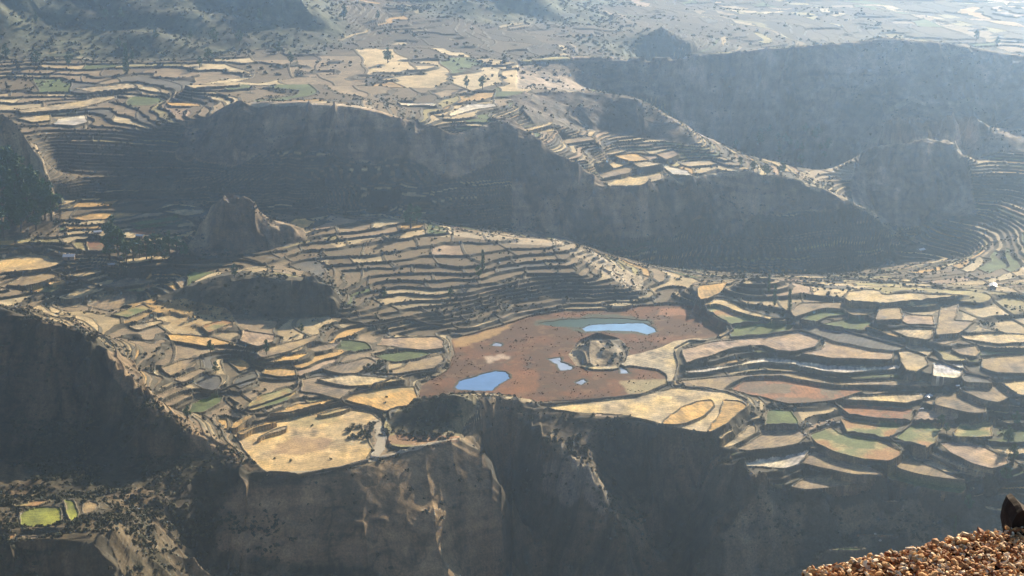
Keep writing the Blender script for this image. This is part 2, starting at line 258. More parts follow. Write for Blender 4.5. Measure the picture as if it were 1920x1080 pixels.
# ---------------------------------------------------------------- smooth base surface through those lines
GX0, GX1, GY0, GY1, GS = -1500.0, 1500.0, 600.0, 3600.0, 6.0
def relax():
    pts = []
    def seg(P):
        for (a, b, c), (d, e, g) in zip(P[:-1], P[1:]):
            n = max(2, int(math.hypot(d-a, e-b)/2.5))
            for i in range(n+1):
                t = i/n; pts.append((a+(d-a)*t, b+(e-b)*t, c+(g-c)*t))
    for L in LINES: seg([px(u, v, z)+(z,) for u, v, z in L])
    for f in FIELDS:
        P = [p+(f[1],) for p in fxy(f)]; seg(P+P[:1])
    for crest, backs in BACK:
        for dd, dz in backs:
            P = []
            for u, v, z in crest:
                x, y = px(u, v, z); k = 1+dd/math.hypot(x, y); P.append((x*k, y*k, z-dz))
            seg(P)
    pts = np.array(pts)
    Z = None
    for s in (96., 48., 24., 12., 6.):
        nx = int((GX1-GX0)/s)+1; ny = int((GY1-GY0)/s)+1
        ix = np.clip(np.rint((pts[:,0]-GX0)/s).astype(int), 0, nx-1); iy = np.clip(np.rint((pts[:,1]-GY0)/s).astype(int), 0, ny-1)
        A = np.zeros((ny, nx)); N = np.zeros((ny, nx))
        np.add.at(A, (iy, ix), pts[:,2]); np.add.at(N, (iy, ix), 1)
        m = N > 0; A[m] /= N[m]
        if Z is None: Z = np.full((ny, nx), 20.)
        else:
            yy = np.linspace(0, Z.shape[0]-1, ny); xx = np.linspace(0, Z.shape[1]-1, nx)
            y0 = np.minimum(yy.astype(int), Z.shape[0]-2); x0 = np.minimum(xx.astype(int), Z.shape[1]-2)
            fy = (yy-y0)[:,None]; fx = (xx-x0)[None,:]
            Z = (Z[y0][:,x0]*(1-fx)+Z[y0][:,x0+1]*fx)*(1-fy)+(Z[y0+1][:,x0]*(1-fx)+Z[y0+1][:,x0+1]*fx)*fy
        Z[m] = A[m]
        for it in range(400 if s > 20 else 160):
            P = np.pad(Z, 1, mode='edge'); Q = (P[:-2,1:-1]+P[2:,1:-1]+P[1:-1,:-2]+P[1:-1,2:])/4
            Z = np.where(m, A, Q)
    P = np.pad(Z, 1, mode='edge'); Q = (P[:-2,1:-1]+P[2:,1:-1]+P[1:-1,:-2]+P[1:-1,2:])/4
    return Z*.5+Q*.5
ZB = relax()
def base(X, Y):
    x = np.clip((X-GX0)/GS, 0, ZB.shape[1]-1.001); y = np.clip((Y-GY0)/GS, 0, ZB.shape[0]-1.001)
    ix = x.astype(int); iy = y.astype(int); fx = x-ix; fy = y-iy
    return (ZB[iy,ix]*(1-fx)+ZB[iy,ix+1]*fx)*(1-fy)+(ZB[iy+1,ix]*(1-fx)+ZB[iy+1,ix+1]*fx)*fy

# ---------------------------------------------------------------- the fine sheet: rows of distance, columns of bearing
def rows():
    r = list(np.geomspace(4, 60, 12)) + list(np.arange(75, 798, 15.))
    d = 800.
    while d < 3100:
        r.append(d); d += .8 if d < 1330 else (1.05 if d < 1650 else (1.6 if d < 2000 else 3.2))
    return np.array(r + list(np.geomspace(3150, 12000, 24)))
RD = rows()
DA = np.radians(17.4)
CA = np.concatenate([np.radians(np.linspace(-75, -22, 40)), np.radians(np.linspace(-21.3, -17.45, 105)), np.linspace(-DA, DA, 1440), np.radians(np.linspace(17.45, 21.3, 105)), np.radians(np.linspace(22, 75, 40))])
AA, DD = np.meshgrid(CA, RD)
TX = DD*np.sin(AA); TY = DD*np.cos(AA)
Z0 = base(TX, TY)
U0, V0 = proj(TX, TY, Z0)
def region(P, y0=0, y1=9e9, soft=0):
    j = 0 if not soft else soft
    uu = U0 + (fbm(TX, TY, 14, 3, 91)*j if j else 0); vv = V0 + (fbm(TX, TY, 14, 3, 92)*j*.6 if j else 0)
    return inpoly(uu, vv, P) & (TY > y0) & (TY < y1) & (np.abs(AA) < .375)
RG = {}
RG['ridge'] = region([(-200,535),(0,568),(50,588),(110,600),(200,645),(252,695),(300,765),(400,825),(500,880),(540,900),(480,905),(300,950),(190,932),(0,927),(-200,925)],900,1110,4)
RG['cliff'] = region([(-200,1015),(90,1012),(200,975),(270,950),(480,900),(500,893),(640,881),(700,867),(780,843),(862,826),(905,790),(885,742),(985,755),(1020,770),(1180,786),(1235,800),(1290,810),(1330,832),(1370,862),(1400,890),(1450,908),(1340,1000),(1300,1080),(1300,1900),(-200,1900)],0,1075,2)
RG['bench'] = region([(-200,925),(190,932),(300,950),(275,965),(300,1010),(340,1090),(240,1090),(200,1010),(90,1012),(-200,1015)],780,925,3)
RG['mound'] = region([(725,790),(745,768),(800,740),(850,730),(890,736),(905,760),(870,800),(862,824),(800,830),(745,826)],960,1080,3)
RG['slope'] = region([(1450,905),(1480,917),(1560,919),(1655,910),(1740,928),(1815,934),(2200,930),(2200,1900),(1300,1900),(1300,1080),(1340,1000)],0,1010,2)
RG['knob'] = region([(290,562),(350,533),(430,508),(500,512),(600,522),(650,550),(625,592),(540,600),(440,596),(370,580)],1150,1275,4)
RG['hill'] = region([(340,480),(375,420),(398,372),(430,358),(470,370),(505,398),(570,428),(575,450),(520,468),(430,482)],1270,1385,3)
RG['bluff'] = region([(290,240),(400,214),(440,190),(560,188),(680,198),(760,224),(850,250),(900,236),(955,222),(990,246),(1050,292),(1140,348),(1250,331),(1380,329),(1480,336),(1560,363),(1640,398),(1710,452),(1650,520),(1210,545),(1200,518),(1110,465),(1060,448),(960,436),(800,414),(700,398),(560,408),(420,396),(300,380)],1385,1640,3)
RG['spur'] = region([(950,178),(1100,170),(1190,183),(1272,230),(1312,266),(1290,272),(1200,258),(1080,242),(1000,232)],1500,1680,3)
RG['escarpment'] = region([(970,118),(1100,111),(1230,113),(1330,104),(1450,93),(1560,83),(1650,71),(1780,81),(2100,108),(2100,330),(1840,345),(1700,400),(1640,395),(1560,340),(1480,328),(1400,316),(1310,258),(1230,190),(1100,168),(970,168)],1640,1920,3)
RG['butte'] = region([(1592,350),(1608,300),(1622,264),(1650,257),(1720,254),(1790,249),(1812,288),(1830,400),(1740,420),(1640,420),(1600,380)],1540,1700,3)
RG['hillside'] = region([(-200,190),(0,224),(40,240),(75,300),(115,400),(110,440),(0,452),(-200,460)],1300,1470,5)
RG['hummock'] = region([(1064,664),(1080,685),(1120,689),(1172,681),(1181,655),(1160,634),(1120,624),(1088,636)],1080,1230,1)
RG['marsh'] = region([(785,740),(790,722),(838,692),(852,662),(846,636),(905,620),(962,604),(1000,590),(1060,580),(1200,573),(1295,571),(1342,590),(1362,611),(1350,630),(1260,642),(1230,656),(1175,669),(1172,680),(1235,691),(1250,702),(1250,717),(1200,742),(1100,749),(1005,754),(950,745),(880,735),(830,742),(795,750)],1050,1290,1.5) & ~RG['hummock']
wild = np.zeros(TX.shape, np.float32)
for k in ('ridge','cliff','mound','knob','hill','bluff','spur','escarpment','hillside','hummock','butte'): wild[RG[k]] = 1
wild[RG['slope']] = .45; wild[RG['bench']] = .5
farw = sst(1650, 1900, TY)
hn = fbm(TX, TY, 330, 4, 5)
farhill = np.clip(hn*2.4+.12, 0, 1)*farw*sst(260, -60, TX)*sst(1700, 1850, TY)
wild = np.maximum(wild, sst(.12, .3, farhill).astype(np.float32)); wild[(TY < 790) | (DD > 3000)] = 1
kk = np.ones(5)/5
def blur(A, n=2):
    for _ in range(n):
        A = (np.roll(A,1,0)+np.roll(A,-1,0)+A*2)/4; A = (np.roll(A,1,1)+np.roll(A,-1,1)+A*2)/4
    return A
wildb = blur(wild, 3)
# slope of the base surface
gy = np.gradient(Z0, axis=0)/np.maximum(np.gradient(DD, axis=0), .01)
gx = np.gradient(Z0, axis=1)/np.maximum(DD*np.gradient(AA, axis=1), .01)
slope = np.sqrt(gx*gx+gy*gy)
# relief of wild ground: gullies down the steep faces, humps elsewhere
wx = TX + fbm(TX, TY, 60, 3, 21)*22; wy = TY + fbm(TX, TY, 60, 3, 22)*22
gul = 1-np.abs(vn(wx/34, wy/60, 31)); gul2 = 1-np.abs(vn(wx/13, wy/22, 33))
rough = (gul*gul-.45)*6 + (gul2*gul2-.45)*2.4 + fbm(TX, TY, 14, 4, 40)*1.6
amp = sst(.25, 1.0, blur(slope, 2)); amp = amp*np.where(RG['bluff'], .8, 1)*np.where(RG['escarpment'], .6, 1); amp = np.where(RG['hummock'] | RG['mound'], .35, amp)
rough = rough + np.where(RG['cliff'] & ~(TX < -150), 1, .35)*(1-np.abs(vn(wx/62, wy/150, 37))-.5)*9
Zw = Z0 + rough*amp*1.9*np.where(RG['cliff'] & (TX > -150), .25+.75*sst(-2, -18, Z0), 1)*np.where(RG['mound'], .5, 1)*np.where(RG['cliff'] & (U0 < 960) & (TX > -150), .32, 1) + fbm(TX, TY, 9, 3, 44)*.5*wild + farhill*38*sst(0,1,farhill) 
Zw += fbm(TX, TY, 70, 4, 48)*4*wild*(TY > 1640)
# terraces
STEP = np.where(TY > 1640, 1.9, np.where((TX > 95) & (TY < 1290), 2.5, 1.75))
lowb = RG['bluff'] & (fbm(TX, TY, 90, 3, 71)*30+Z0 < np.where(TX > 0, 8, 62))
wild[lowb] = .35; wildb = blur(wild, 3)
zz = Z0 + fbm(TX, TY, 120, 3, 50)*1.6*sst(1000, 1200, TY) + fbm(TX, TY, 24, 2, 53)*.55 + farw*fbm(TX, TY, 150, 3, 57)*7 + farhill*20
zz = zz + .9*np.sin(zz/2.7+fbm(TX, TY, 160, 2, 58)*3) + fbm(TX, TY, 30, 3, 59)*.9
q = zz/STEP; kq = np.floor(q); fr = q-kq
along = TX + fbm(TX, TY, 90, 2, 60)*30 + (TY-1200)*.25
LEN = 26 + 30*hsh(kq.astype(np.int64), (TY*0).astype(np.int64), 3)
ca = along/LEN + hsh(kq.astype(np.int64), (TY*0).astype(np.int64)+7, 5)*9; ci = np.floor(ca); cf = (ca-ci)*LEN
drop = (hsh(kq.astype(np.int64), ci.astype(np.int64), 8)-.5)*.7
SPT = region([(980,240),(1100,242),(1300,265),(1420,325),(1250,335),(1140,352),(1040,290)],1450,1680,4)
R0 = .80-.42*sst(.13, .30, blur(slope, 2))*(1-.75*SPT)
Zt = (kq + sst(0, 1, (fr-R0)/(1-R0)))*STEP + fr*.35 + drop*sst(0, .1, fr)*sst(1, .85, fr) + fbm(TX, TY, 6, 2, 66)*.10
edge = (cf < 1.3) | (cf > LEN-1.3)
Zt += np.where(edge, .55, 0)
lip = (fr < .10)*.0
Zf = Zt*(1-wildb)+Zw*wildb
Zf = np.where(RG['slope'] | RG['bench'], Zt*.4+Zw*.6+np.where(RG['slope'], fbm(TX, TY, 22, 4, 61)*5, 0), Zf)
Zf = Zf + np.where(RG['ridge'], fbm(TX, TY, 17, 4, 62)*2.4, 0)
# ---- colours (the ground's own, with some painted sun and shade)
def C(c): return np.array(PAL[c], np.float32)
ALB = np.zeros(TX.shape+(3,), np.float32)
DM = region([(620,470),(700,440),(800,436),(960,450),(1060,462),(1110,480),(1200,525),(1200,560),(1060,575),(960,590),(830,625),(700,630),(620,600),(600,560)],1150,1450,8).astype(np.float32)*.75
DM = np.maximum(DM, farw*np.where(TX > 250, .6, .88)); DM = np.maximum(DM, region([(60,240),(290,240),(300,380),(60,380)],1380,1600,5)*.85); DM = np.maximum(DM, region([(200,470),(350,470),(560,465),(600,440),(640,470),(560,490),(420,512),(250,512)],1200,1400,5)*.95)  # last region paints in the knoll's cast shadow as dark ground
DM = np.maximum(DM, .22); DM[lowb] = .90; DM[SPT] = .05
hc = hsh(kq.astype(np.int64), ci.astype(np.int64), 77)
pick = np.array([0,1,1,2,2,2,3,4,5,6,6,7])[(hc*11.99).astype(int)]
pal = np.array([PAL['O'],PAL['T'],PAL['G'],PAL['C'],PAL['V'],PAL['P'],PAL['B'],PAL['D']], np.float32)
ALB[:] = pal[pick]
ALB *= (1+.35*fbm(TX, TY, 9, 4, 88)+.25*fbm(TX, TY, 40, 3, 89))[...,None]
ALB *= (.85+.3*hsh(ci.astype(np.int64), kq.astype(np.int64), 78))[...,None]
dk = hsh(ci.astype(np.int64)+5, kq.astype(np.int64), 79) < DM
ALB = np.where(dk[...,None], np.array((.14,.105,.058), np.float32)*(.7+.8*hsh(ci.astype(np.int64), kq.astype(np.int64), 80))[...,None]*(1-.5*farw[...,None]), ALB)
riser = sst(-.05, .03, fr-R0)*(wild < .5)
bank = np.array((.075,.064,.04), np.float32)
def patch(P, y0, y1): return blur(region(P, y0, y1, 14).astype(np.float32), 4)
def mix(m, c): 
    global ALB
    m = np.asarray(m, np.float32)[...,None]; ALB = ALB*(1-m)+np.asarray(c, np.float32)*m
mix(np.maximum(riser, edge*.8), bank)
pn = fbm(TX, TY, 35, 4, 101); pn2 = fbm(TX, TY, 8, 3, 105)
mix(sst(.25, .5, pn)*.5*(wild < .5), (.16,.13,.075))
scr = np.array((.10,.085,.048), np.float32)
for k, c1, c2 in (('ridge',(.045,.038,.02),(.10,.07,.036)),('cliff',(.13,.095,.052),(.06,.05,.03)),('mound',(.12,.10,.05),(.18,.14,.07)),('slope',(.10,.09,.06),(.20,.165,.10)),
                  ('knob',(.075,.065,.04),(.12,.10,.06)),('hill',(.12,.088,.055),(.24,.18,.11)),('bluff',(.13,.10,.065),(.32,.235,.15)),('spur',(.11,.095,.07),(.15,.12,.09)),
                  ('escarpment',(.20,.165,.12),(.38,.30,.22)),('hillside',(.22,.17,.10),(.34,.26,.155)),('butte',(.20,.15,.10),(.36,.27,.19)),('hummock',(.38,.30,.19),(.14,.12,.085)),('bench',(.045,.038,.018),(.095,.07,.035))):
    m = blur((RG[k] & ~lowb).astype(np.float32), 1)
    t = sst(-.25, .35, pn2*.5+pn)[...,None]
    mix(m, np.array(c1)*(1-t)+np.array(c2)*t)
mix(sst(.1,.3,farhill)*.9, (.075,.085,.05))
# gold rough grass patch and bare brown buttress
t = region([(290,566),(340,560),(420,580),(445,600),(420,625),(330,615)],1100,1300,6); mix(t*.7, (.36,.25,.11))
t = region([(560,905),(700,870),(850,830),(905,860),(940,960),(950,1080),(900,1300),(450,1300),(400,960),(430,925)],905,1010,6); mix(blur(t.astype(np.float32),3)*.85*(.75+.25*fbm(TX,TY,20,3,330)), (.36,.25,.135)); BUT = t
t = region([(1015,815),(1040,812),(1135,915),(1125,920),(1060,865)],900,1080,3); mix(t*.7, (.40,.30,.17))  # sunlit edge of the spur, painted in tan
t = region([(1020,880),(1080,850),(1150,930),(1130,960),(1020,930)],900,1080,4); mix(t*.6, (.25,.22,.17))  # shaded flank of the same spur, painted in grey
t = region([(700,832),(740,815),(862,818),(860,828),(780,838)],900,1080,1); mix(t*.8, (.28,.15,.08))
t = region([(195,655),(215,650),(300,750),(420,830),(490,880),(470,885),(380,835),(280,770),(230,720)],900,1080,3); mix(t*.55, (.26,.18,.10))
t = region([(40,245),(60,245),(80,300),(110,380),(90,390),(60,320)],1300,1480,3); mix(t*.6, (.33,.27,.18))
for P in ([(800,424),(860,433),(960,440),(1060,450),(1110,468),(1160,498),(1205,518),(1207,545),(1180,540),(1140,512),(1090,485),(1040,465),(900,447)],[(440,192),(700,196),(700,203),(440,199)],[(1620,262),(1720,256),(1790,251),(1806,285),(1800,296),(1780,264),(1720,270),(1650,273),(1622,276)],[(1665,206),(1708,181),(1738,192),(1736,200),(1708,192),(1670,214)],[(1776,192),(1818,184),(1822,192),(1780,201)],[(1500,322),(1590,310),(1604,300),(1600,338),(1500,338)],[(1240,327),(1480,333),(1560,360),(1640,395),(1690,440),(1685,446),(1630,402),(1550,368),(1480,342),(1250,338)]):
    t = region(P,1250,1780,2); mix(t*.8, (.46,.38,.26))  # tan along crests; paints in the sunlit rims of butte and knobs
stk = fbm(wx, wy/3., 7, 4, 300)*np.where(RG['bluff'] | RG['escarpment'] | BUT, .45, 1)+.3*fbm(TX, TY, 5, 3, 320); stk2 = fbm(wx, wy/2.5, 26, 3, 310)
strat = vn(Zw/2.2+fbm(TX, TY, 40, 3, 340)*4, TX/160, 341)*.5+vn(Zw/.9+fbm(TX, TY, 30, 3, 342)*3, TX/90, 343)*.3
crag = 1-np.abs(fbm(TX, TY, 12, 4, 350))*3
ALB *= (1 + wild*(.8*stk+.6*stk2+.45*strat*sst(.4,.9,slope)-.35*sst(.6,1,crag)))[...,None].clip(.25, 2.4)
mn = fbm(TX, TY, 18, 4, 120); t = sst(-.3, .4, mn)[...,None]
mix(RG['marsh'], np.array((.080,.033,.010))*(1-t)+np.array((.145,.053,.014))*t)
chn = np.abs(fbm(TX, TY, 26, 3, 410)); mix(RG['marsh']*(1-sst(.012, .045, chn))*.55, (.06,.045,.025)); mix(RG['marsh']*sst(.25,.5,fbm(TX, TY, 7, 4, 420))*.35, (.24,.15,.07))
for P, c, a in (([(940,690),(1010,700),(1005,735),(940,742),(910,735)],(.22,.085,.024),.6),([(1000,600),(1050,592),(1140,590),(1225,596),(1236,612),(1225,626),(1180,626),(1090,620),(1010,610)],(.045,.07,.05),.9),
             ([(910,668),(960,668),(955,675),(915,676)],(.5,.4,.3),.8),([(1180,742),(1160,712),(1250,712),(1250,720),(1210,738)],(.38,.33,.17),.7),([(960,605),(930,612),(860,632),(850,640),(850,655),(880,640),(940,625)],(.42,.27,.10),.7),([(1240,578),(1300,575),(1300,590),(1230,588)],(.33,.16,.08),.7)):
    t = patch(P,1050,1300)*RG['marsh']; mix(t*a, c)
Zf = np.where(RG['marsh'], -1+fbm(TX, TY, 12, 3, 130)*.12, Zf)
# ---- traced fields
FID = np.zeros(TX.shape, np.int16)
order = sorted(range(len(FIELDS)), key=lambda i: FIELDS[i][1])
for i in order:
    key, z, P, lab = FIELDS[i]; W = fxy(FIELDS[i]); W = np.array(W)
    # densify and soften the outline
    Q = []
    for a in range(len(W)):
        p, r = W[a], W[(a+1) % len(W)]; n = max(1, int(np.hypot(*(r-p))/2.2))
        for b in range(n): Q.append(p+(r-p)*b/n)
    Q = np.array(Q); Q = (np.roll(Q,1,0)+Q*2+np.roll(Q,-1,0))/4
    Q = Q + .7*np.stack([vn(Q[:,0]/9, Q[:,1]/9, 3), vn(Q[:,0]/9, Q[:,1]/9, 4)], 1)
    az = np.arctan2(Q[:,0], Q[:,1]); dd = np.hypot(Q[:,0], Q[:,1])
    c0 = np.searchsorted(CA, az.min()-.006); c1 = np.searchsorted(CA, az.max()+.006); r0 = np.searchsorted(RD, dd.min()-8); r1 = np.searchsorted(RD, dd.max()+8)
    sl_ = (slice(r0, r1), slice(c0, c1)); x = TX[sl_]; y = TY[sl_]
    if x.size == 0: continue
    ins = inpoly(x, y, Q); D = dpoly(x, y, Q); zc = Zf[sl_]
    cx, cy = Q.mean(0)
    zin = z + (y-cy)*.006 + fbm(x, y, 7, 2, 140+i)*.12 + np.where((D < .9) & (z != .3), .55, 0)
    reach = 5.0
    zo = np.where(D < reach, np.clip(zc, z-2.0*D-.2, z+2.0*D+.4), zc)
    w8 = sst(reach, reach*.5, D); zo = zc*(1-w8)+zo*w8
    free = FID[sl_] == 0
    Zf[sl_] = np.where(ins, zin, np.where(free, zo, zc))
    FID[sl_] = np.where(ins, i+1, FID[sl_])
    col = np.array(PAL[key], np.float32)*(.9+.2*((i*37) % 10)/10)
    n1 = fbm(x, y, 16, 3, 150+i)[...,None]; n2 = vn(x/3., y/22., 160+i)[...,None]
    n3 = fbm(x, y, 5, 3, 170+i)[...,None]; fu = np.sin((x*math.cos(i*1.7)+y*math.sin(i*1.7))*2.1+n1[...,0]*3)[...,None]; colv = col*(1+.52*n1+.14*n2+.50*n3+.12*fu)*(1+np.array((.0,-.04,-.22))*np.clip(n1*2,-1,1))
    if key == 'C': a_ = sst(.0,.35,n1); b_ = sst(.0,-.35,n1); b_ = sst(.0,.35,-n1); colv = colv*(1-a_)*(1-b_)+a_*np.array((.34,.19,.08))+b_*np.array((.14,.17,.065))
    if key == 'R': colv = np.where(n1 < -.2, np.array((.17,.125,.075)), colv)
    if z != .3: colv = np.where((D+1.2*n3[...,0] < .9)[...,None], np.array((.17,.14,.085)), colv)
    A = ALB[sl_]; bankm = ((~ins) & (D < (4.2 if (cx > 90 and cy < 1300) else 2.6)+1.5*n3[...,0]*2.2) & free & (n1[...,0] < .45))[...,None]
    ALB[sl_] = np.where(ins[...,None], colv, np.where(bankm & (RG['marsh'][sl_][...,None] == False), A*.2+bank*.8, A))
for P, c, a in (([(515,830),(560,815),(620,820),(610,845),(540,852),(500,845)],(.26,.16,.10),.6),([(600,800),(680,795),(700,840),(640,835)],(.42,.34,.2),.5),([(520,866),(680,858),(640,874),(560,886),(510,884)],(.48,.34,.15),.5),([(540,780),(620,775),(640,790),(560,800)],(.28,.25,.13),.6),([(655,730),(700,728),(780,727),(780,735),(700,745)],(.34,.29,.16),.5),([(1460,742),(1560,745),(1540,758),(1440,755)],(.12,.10,.07),.8),([(1400,712),(1440,708),(1440,735),(1380,735)],(.14,.115,.085),.7)):
    mix(patch(P, 900, 1300)*(FID > 0)*a, c)
# ---- ponds
PONDS = [([(856,722),(862,715),(880,710),(905,702),(930,696),(950,698),(957,710),(935,720),(922,733),(880,732),(856,730)],'blue pond beside the near cliff, largest water in the rust marsh'),
 ([(1092,616),(1110,609),(1150,607),(1205,606),(1222,613),(1229,622),(1214,627),(1190,621),(1140,620),(1100,622)],'long pale blue pond behind the marsh hummock'),
 ([(1008,607),(1050,600),(1110,597),(1170,598),(1218,603),(1222,607),(1205,605),(1150,606),(1110,608),(1090,615),(1040,612)],'dark weedy shallows along the back of the long pale blue pond'),
 ([(1027,674),(1050,670),(1052,679),(1075,688),(1070,694),(1050,695),(1045,684)],'small bright pool left of the marsh hummock'),
 ([(922,648),(930,643),(942,645),(938,650)],'tiny pool near the left end of the marsh'),
 ([(1080,718),(1093,711),(1100,715),(1090,722)],'tiny pool between the blue pond and the pale bar'),
 ([(1163,688),(1176,696),(1180,700),(1164,700)],'tiny pool under the pale bar of the marsh')]
WZ = -1.35
for P, lab in PONDS:
    Q = np.array([px(u, v, WZ) for u, v in P]); az = np.arctan2(Q[:,0], Q[:,1]); dd = np.hypot(Q[:,0], Q[:,1])
    sl_ = (slice(np.searchsorted(RD, dd.min()-6), np.searchsorted(RD, dd.max()+6)), slice(np.searchsorted(CA, az.min()-.005), np.searchsorted(CA, az.max()+.005)))
    x = TX[sl_]; y = TY[sl_]; Q = [tuple(q) for q in Q]
    xx = x+vn(x/3, y/3, 5)*.8; yy = y+vn(x/3, y/3, 6)*.8
    ins = inpoly(xx, yy, Q); D = dpoly(xx, yy, Q); sd = np.where(ins, -D, D)
    Zf[sl_] = np.where(sd < 1.0, np.minimum(Zf[sl_], WZ + np.clip(sd, -1.2, 1)*.55), Zf[sl_])
    ALB[sl_] = np.where((sd < 1.8)[...,None], np.array((.05,.045,.025)), ALB[sl_])
# viewpoint hillside
Zn = 392-.74*DD; hs = Zn > Zf; Zf = np.maximum(Zf, Zn)
ALB[hs] = (.2,.13,.08)
# ---- final slope-dependent own colour: bare stony earth on steep banks
NY, NX = TX.shape
def ground(X, Y):
    X = np.atleast_1d(X).astype(float); Y = np.atleast_1d(Y).astype(float)
    a = np.arctan2(X, Y); d = np.hypot(X, Y)
    c = np.clip(np.searchsorted(CA, a)-1, 0, NX-2); r = np.clip(np.searchsorted(RD, d)-1, 0, NY-2)
    fa = (a-CA[c])/(CA[c+1]-CA[c]); fd = (d-RD[r])/(RD[r+1]-RD[r])
    return (Zf[r,c]*(1-fa)+Zf[r,c+1]*fa)*(1-fd)+(Zf[r+1,c]*(1-fa)+Zf[r+1,c+1]*fa)*fd
def hit(u, v):
    x = (u-960)/F; y = (540-v)/F; t = np.arange(785, 3400, .8)
    X = x*t; Y = (cP+y*sP)*t; Z = H+(-sP+y*cP)*t
    g = ground(X, Y); k = np.argmax(g >= Z)
    return float(X[k]), float(Y[k]), float(g[k])

# ---------------------------------------------------------------- materials
def mat(name, col=None, rough=.9, spec=.2, noise=None, bump=0, attr=False, dark=(.6,.6,.6)):
    m = bpy.data.materials.new(name); m.use_nodes = True; n = m.node_tree; b = n.nodes['Principled BSDF']
    b.inputs['Roughness'].default_value = rough; b.inputs['Specular IOR Level'].default_value = spec
    geo = n.nodes.new('ShaderNodeNewGeometry')
    if attr:
        a = n.nodes.new('ShaderNodeAttribute'); a.attribute_name = 'land_colour'; src = a.outputs['Color']
    else:
        r = n.nodes.new('ShaderNodeRGB'); r.outputs[0].default_value = (*col, 1); src = r.outputs[0]
    if noise:
        for sc, lo, hi in noise:
            t = n.nodes.new('ShaderNodeTexNoise'); t.inputs['Scale'].default_value = sc; t.inputs['Detail'].default_value = 5; t.inputs['Roughness'].default_value = .65
            n.links.new(geo.outputs['Position'], t.inputs['Vector'])
            mr = n.nodes.new('ShaderNodeMapRange'); mr.inputs['From Min'].default_value = .3; mr.inputs['From Max'].default_value = .7
            mr.inputs['To Min'].default_value = lo; mr.inputs['To Max'].default_value = hi; n.links.new(t.outputs['Fac'], mr.inputs['Value'])
            vm = n.nodes.new('ShaderNodeVectorMath'); vm.operation = 'SCALE'; n.links.new(src, vm.inputs[0]); n.links.new(mr.outputs[0], vm.inputs['Scale']); src = vm.outputs[0]
    n.links.new(src, b.inputs['Base Color'])
    if bump:
        t = n.nodes.new('ShaderNodeTexNoise'); t.inputs['Scale'].default_value = bump; t.inputs['Detail'].default_value = 6
        n.links.new(geo.outputs['Position'], t.inputs['Vector'])
        bp = n.nodes.new('ShaderNodeBump'); bp.inputs['Strength'].default_value = .5; bp.inputs['Distance'].default_value = .35/bump
        n.links.new(t.outputs['Fac'], bp.inputs['Height']); n.links.new(bp.outputs[0], b.inputs['Normal'])
    return m
M_LAND = mat('dry_land', attr=True, noise=[(.9,.6,1.45),(.12,.85,1.16),(.35,.85,1.15)], bump=1.2)
def water_mat(name, col):
    m = mat(name, col, rough=.06, spec=1.0, noise=[(.1,.85,1.15)]); b = m.node_tree.nodes['Principled BSDF']; b.inputs['IOR'].default_value = 1.9; return m
M_WATER = water_mat('pond_water', (.085,.19,.40)); M_BRIGHT = water_mat('pool_water', (.30,.34,.42)); M_PALEW = water_mat('pale_water', (.16,.30,.48)); M_SHOAL = water_mat('shoal_water', (.05,.085,.06))  # blue and pale bases paint in reflected sky; shoal is weedy green
M_WALL = mat('dry_stone', (.13,.11,.08), noise=[(2.5,.5,1.5)], bump=3)
M_TRUNK = mat('bark', (.10,.075,.05), noise=[(3,.7,1.3)])
M_LEAF = mat('dark_leaves', (.055,.11,.033), rough=.7, noise=[(.8,.6,1.5)]); M_LEAF2 = mat('olive_leaves', (.055,.065,.028), rough=.75, noise=[(.8,.6,1.5)])
M_SCRUB = mat('scrub_leaves', (.062,.06,.03), noise=[(.3,.45,1.7)])
M_PALE = mat('pale_stone', (.5,.46,.4), noise=[(1.5,.8,1.15)], bump=2)
M_TIN = mat('tin_roof', (.72,.73,.75), rough=.45, spec=.5, noise=[(.8,.85,1.1)]); M_ADOBE = mat('adobe', (.30,.22,.15), noise=[(2,.8,1.2)]); M_DOOR = mat('door_wood', (.06,.04,.03), noise=[(4,.7,1.3)])

M_SHOAL.node_tree.nodes['Principled BSDF'].inputs['IOR'].default_value = 1.33; M_SHOAL.node_tree.nodes['Principled BSDF'].inputs['Specular IOR Level'].default_value = .25; M_SHOAL.node_tree.nodes['Principled BSDF'].inputs['Roughness'].default_value = .35
def mesh(name, V, Fq, m, smooth=False, col=None):
    me = bpy.data.meshes.new(name); V = np.asarray(V, np.float32); Fq = np.asarray(Fq, np.int32)
    k = Fq.shape[1]
    me.vertices.add(len(V)); me.vertices.foreach_set('co', V.ravel())
    me.loops.add(Fq.size); me.loops.foreach_set('vertex_index', Fq.ravel())
    me.polygons.add(len(Fq)); me.polygons.foreach_set('loop_start', np.arange(0, Fq.size, k, dtype=np.int32))
    if smooth: me.polygons.foreach_set('use_smooth', np.ones(len(Fq), bool))
    else: me.polygons.foreach_set('use_smooth', np.zeros(len(Fq), bool))
    if col is not None:
        a = me.color_attributes.new('land_colour', 'FLOAT_COLOR', 'POINT'); c = np.ones((len(V), 4), np.float32); c[:,:3] = col; a.data.foreach_set('color', c.ravel())
    me.update(calc_edges=True); me.materials.append(m)
    return me
def link(name, me, parent=None):
    o = bpy.data.objects.new(name, me); COL.objects.link(o)
    if parent: o.parent = parent
    return o
def tag(o, label=None, cat=None, group=None, kind=None):
    for k, v in (('label', label), ('category', cat), ('group', group), ('kind', kind)):
        if v: o[k] = v
    return o

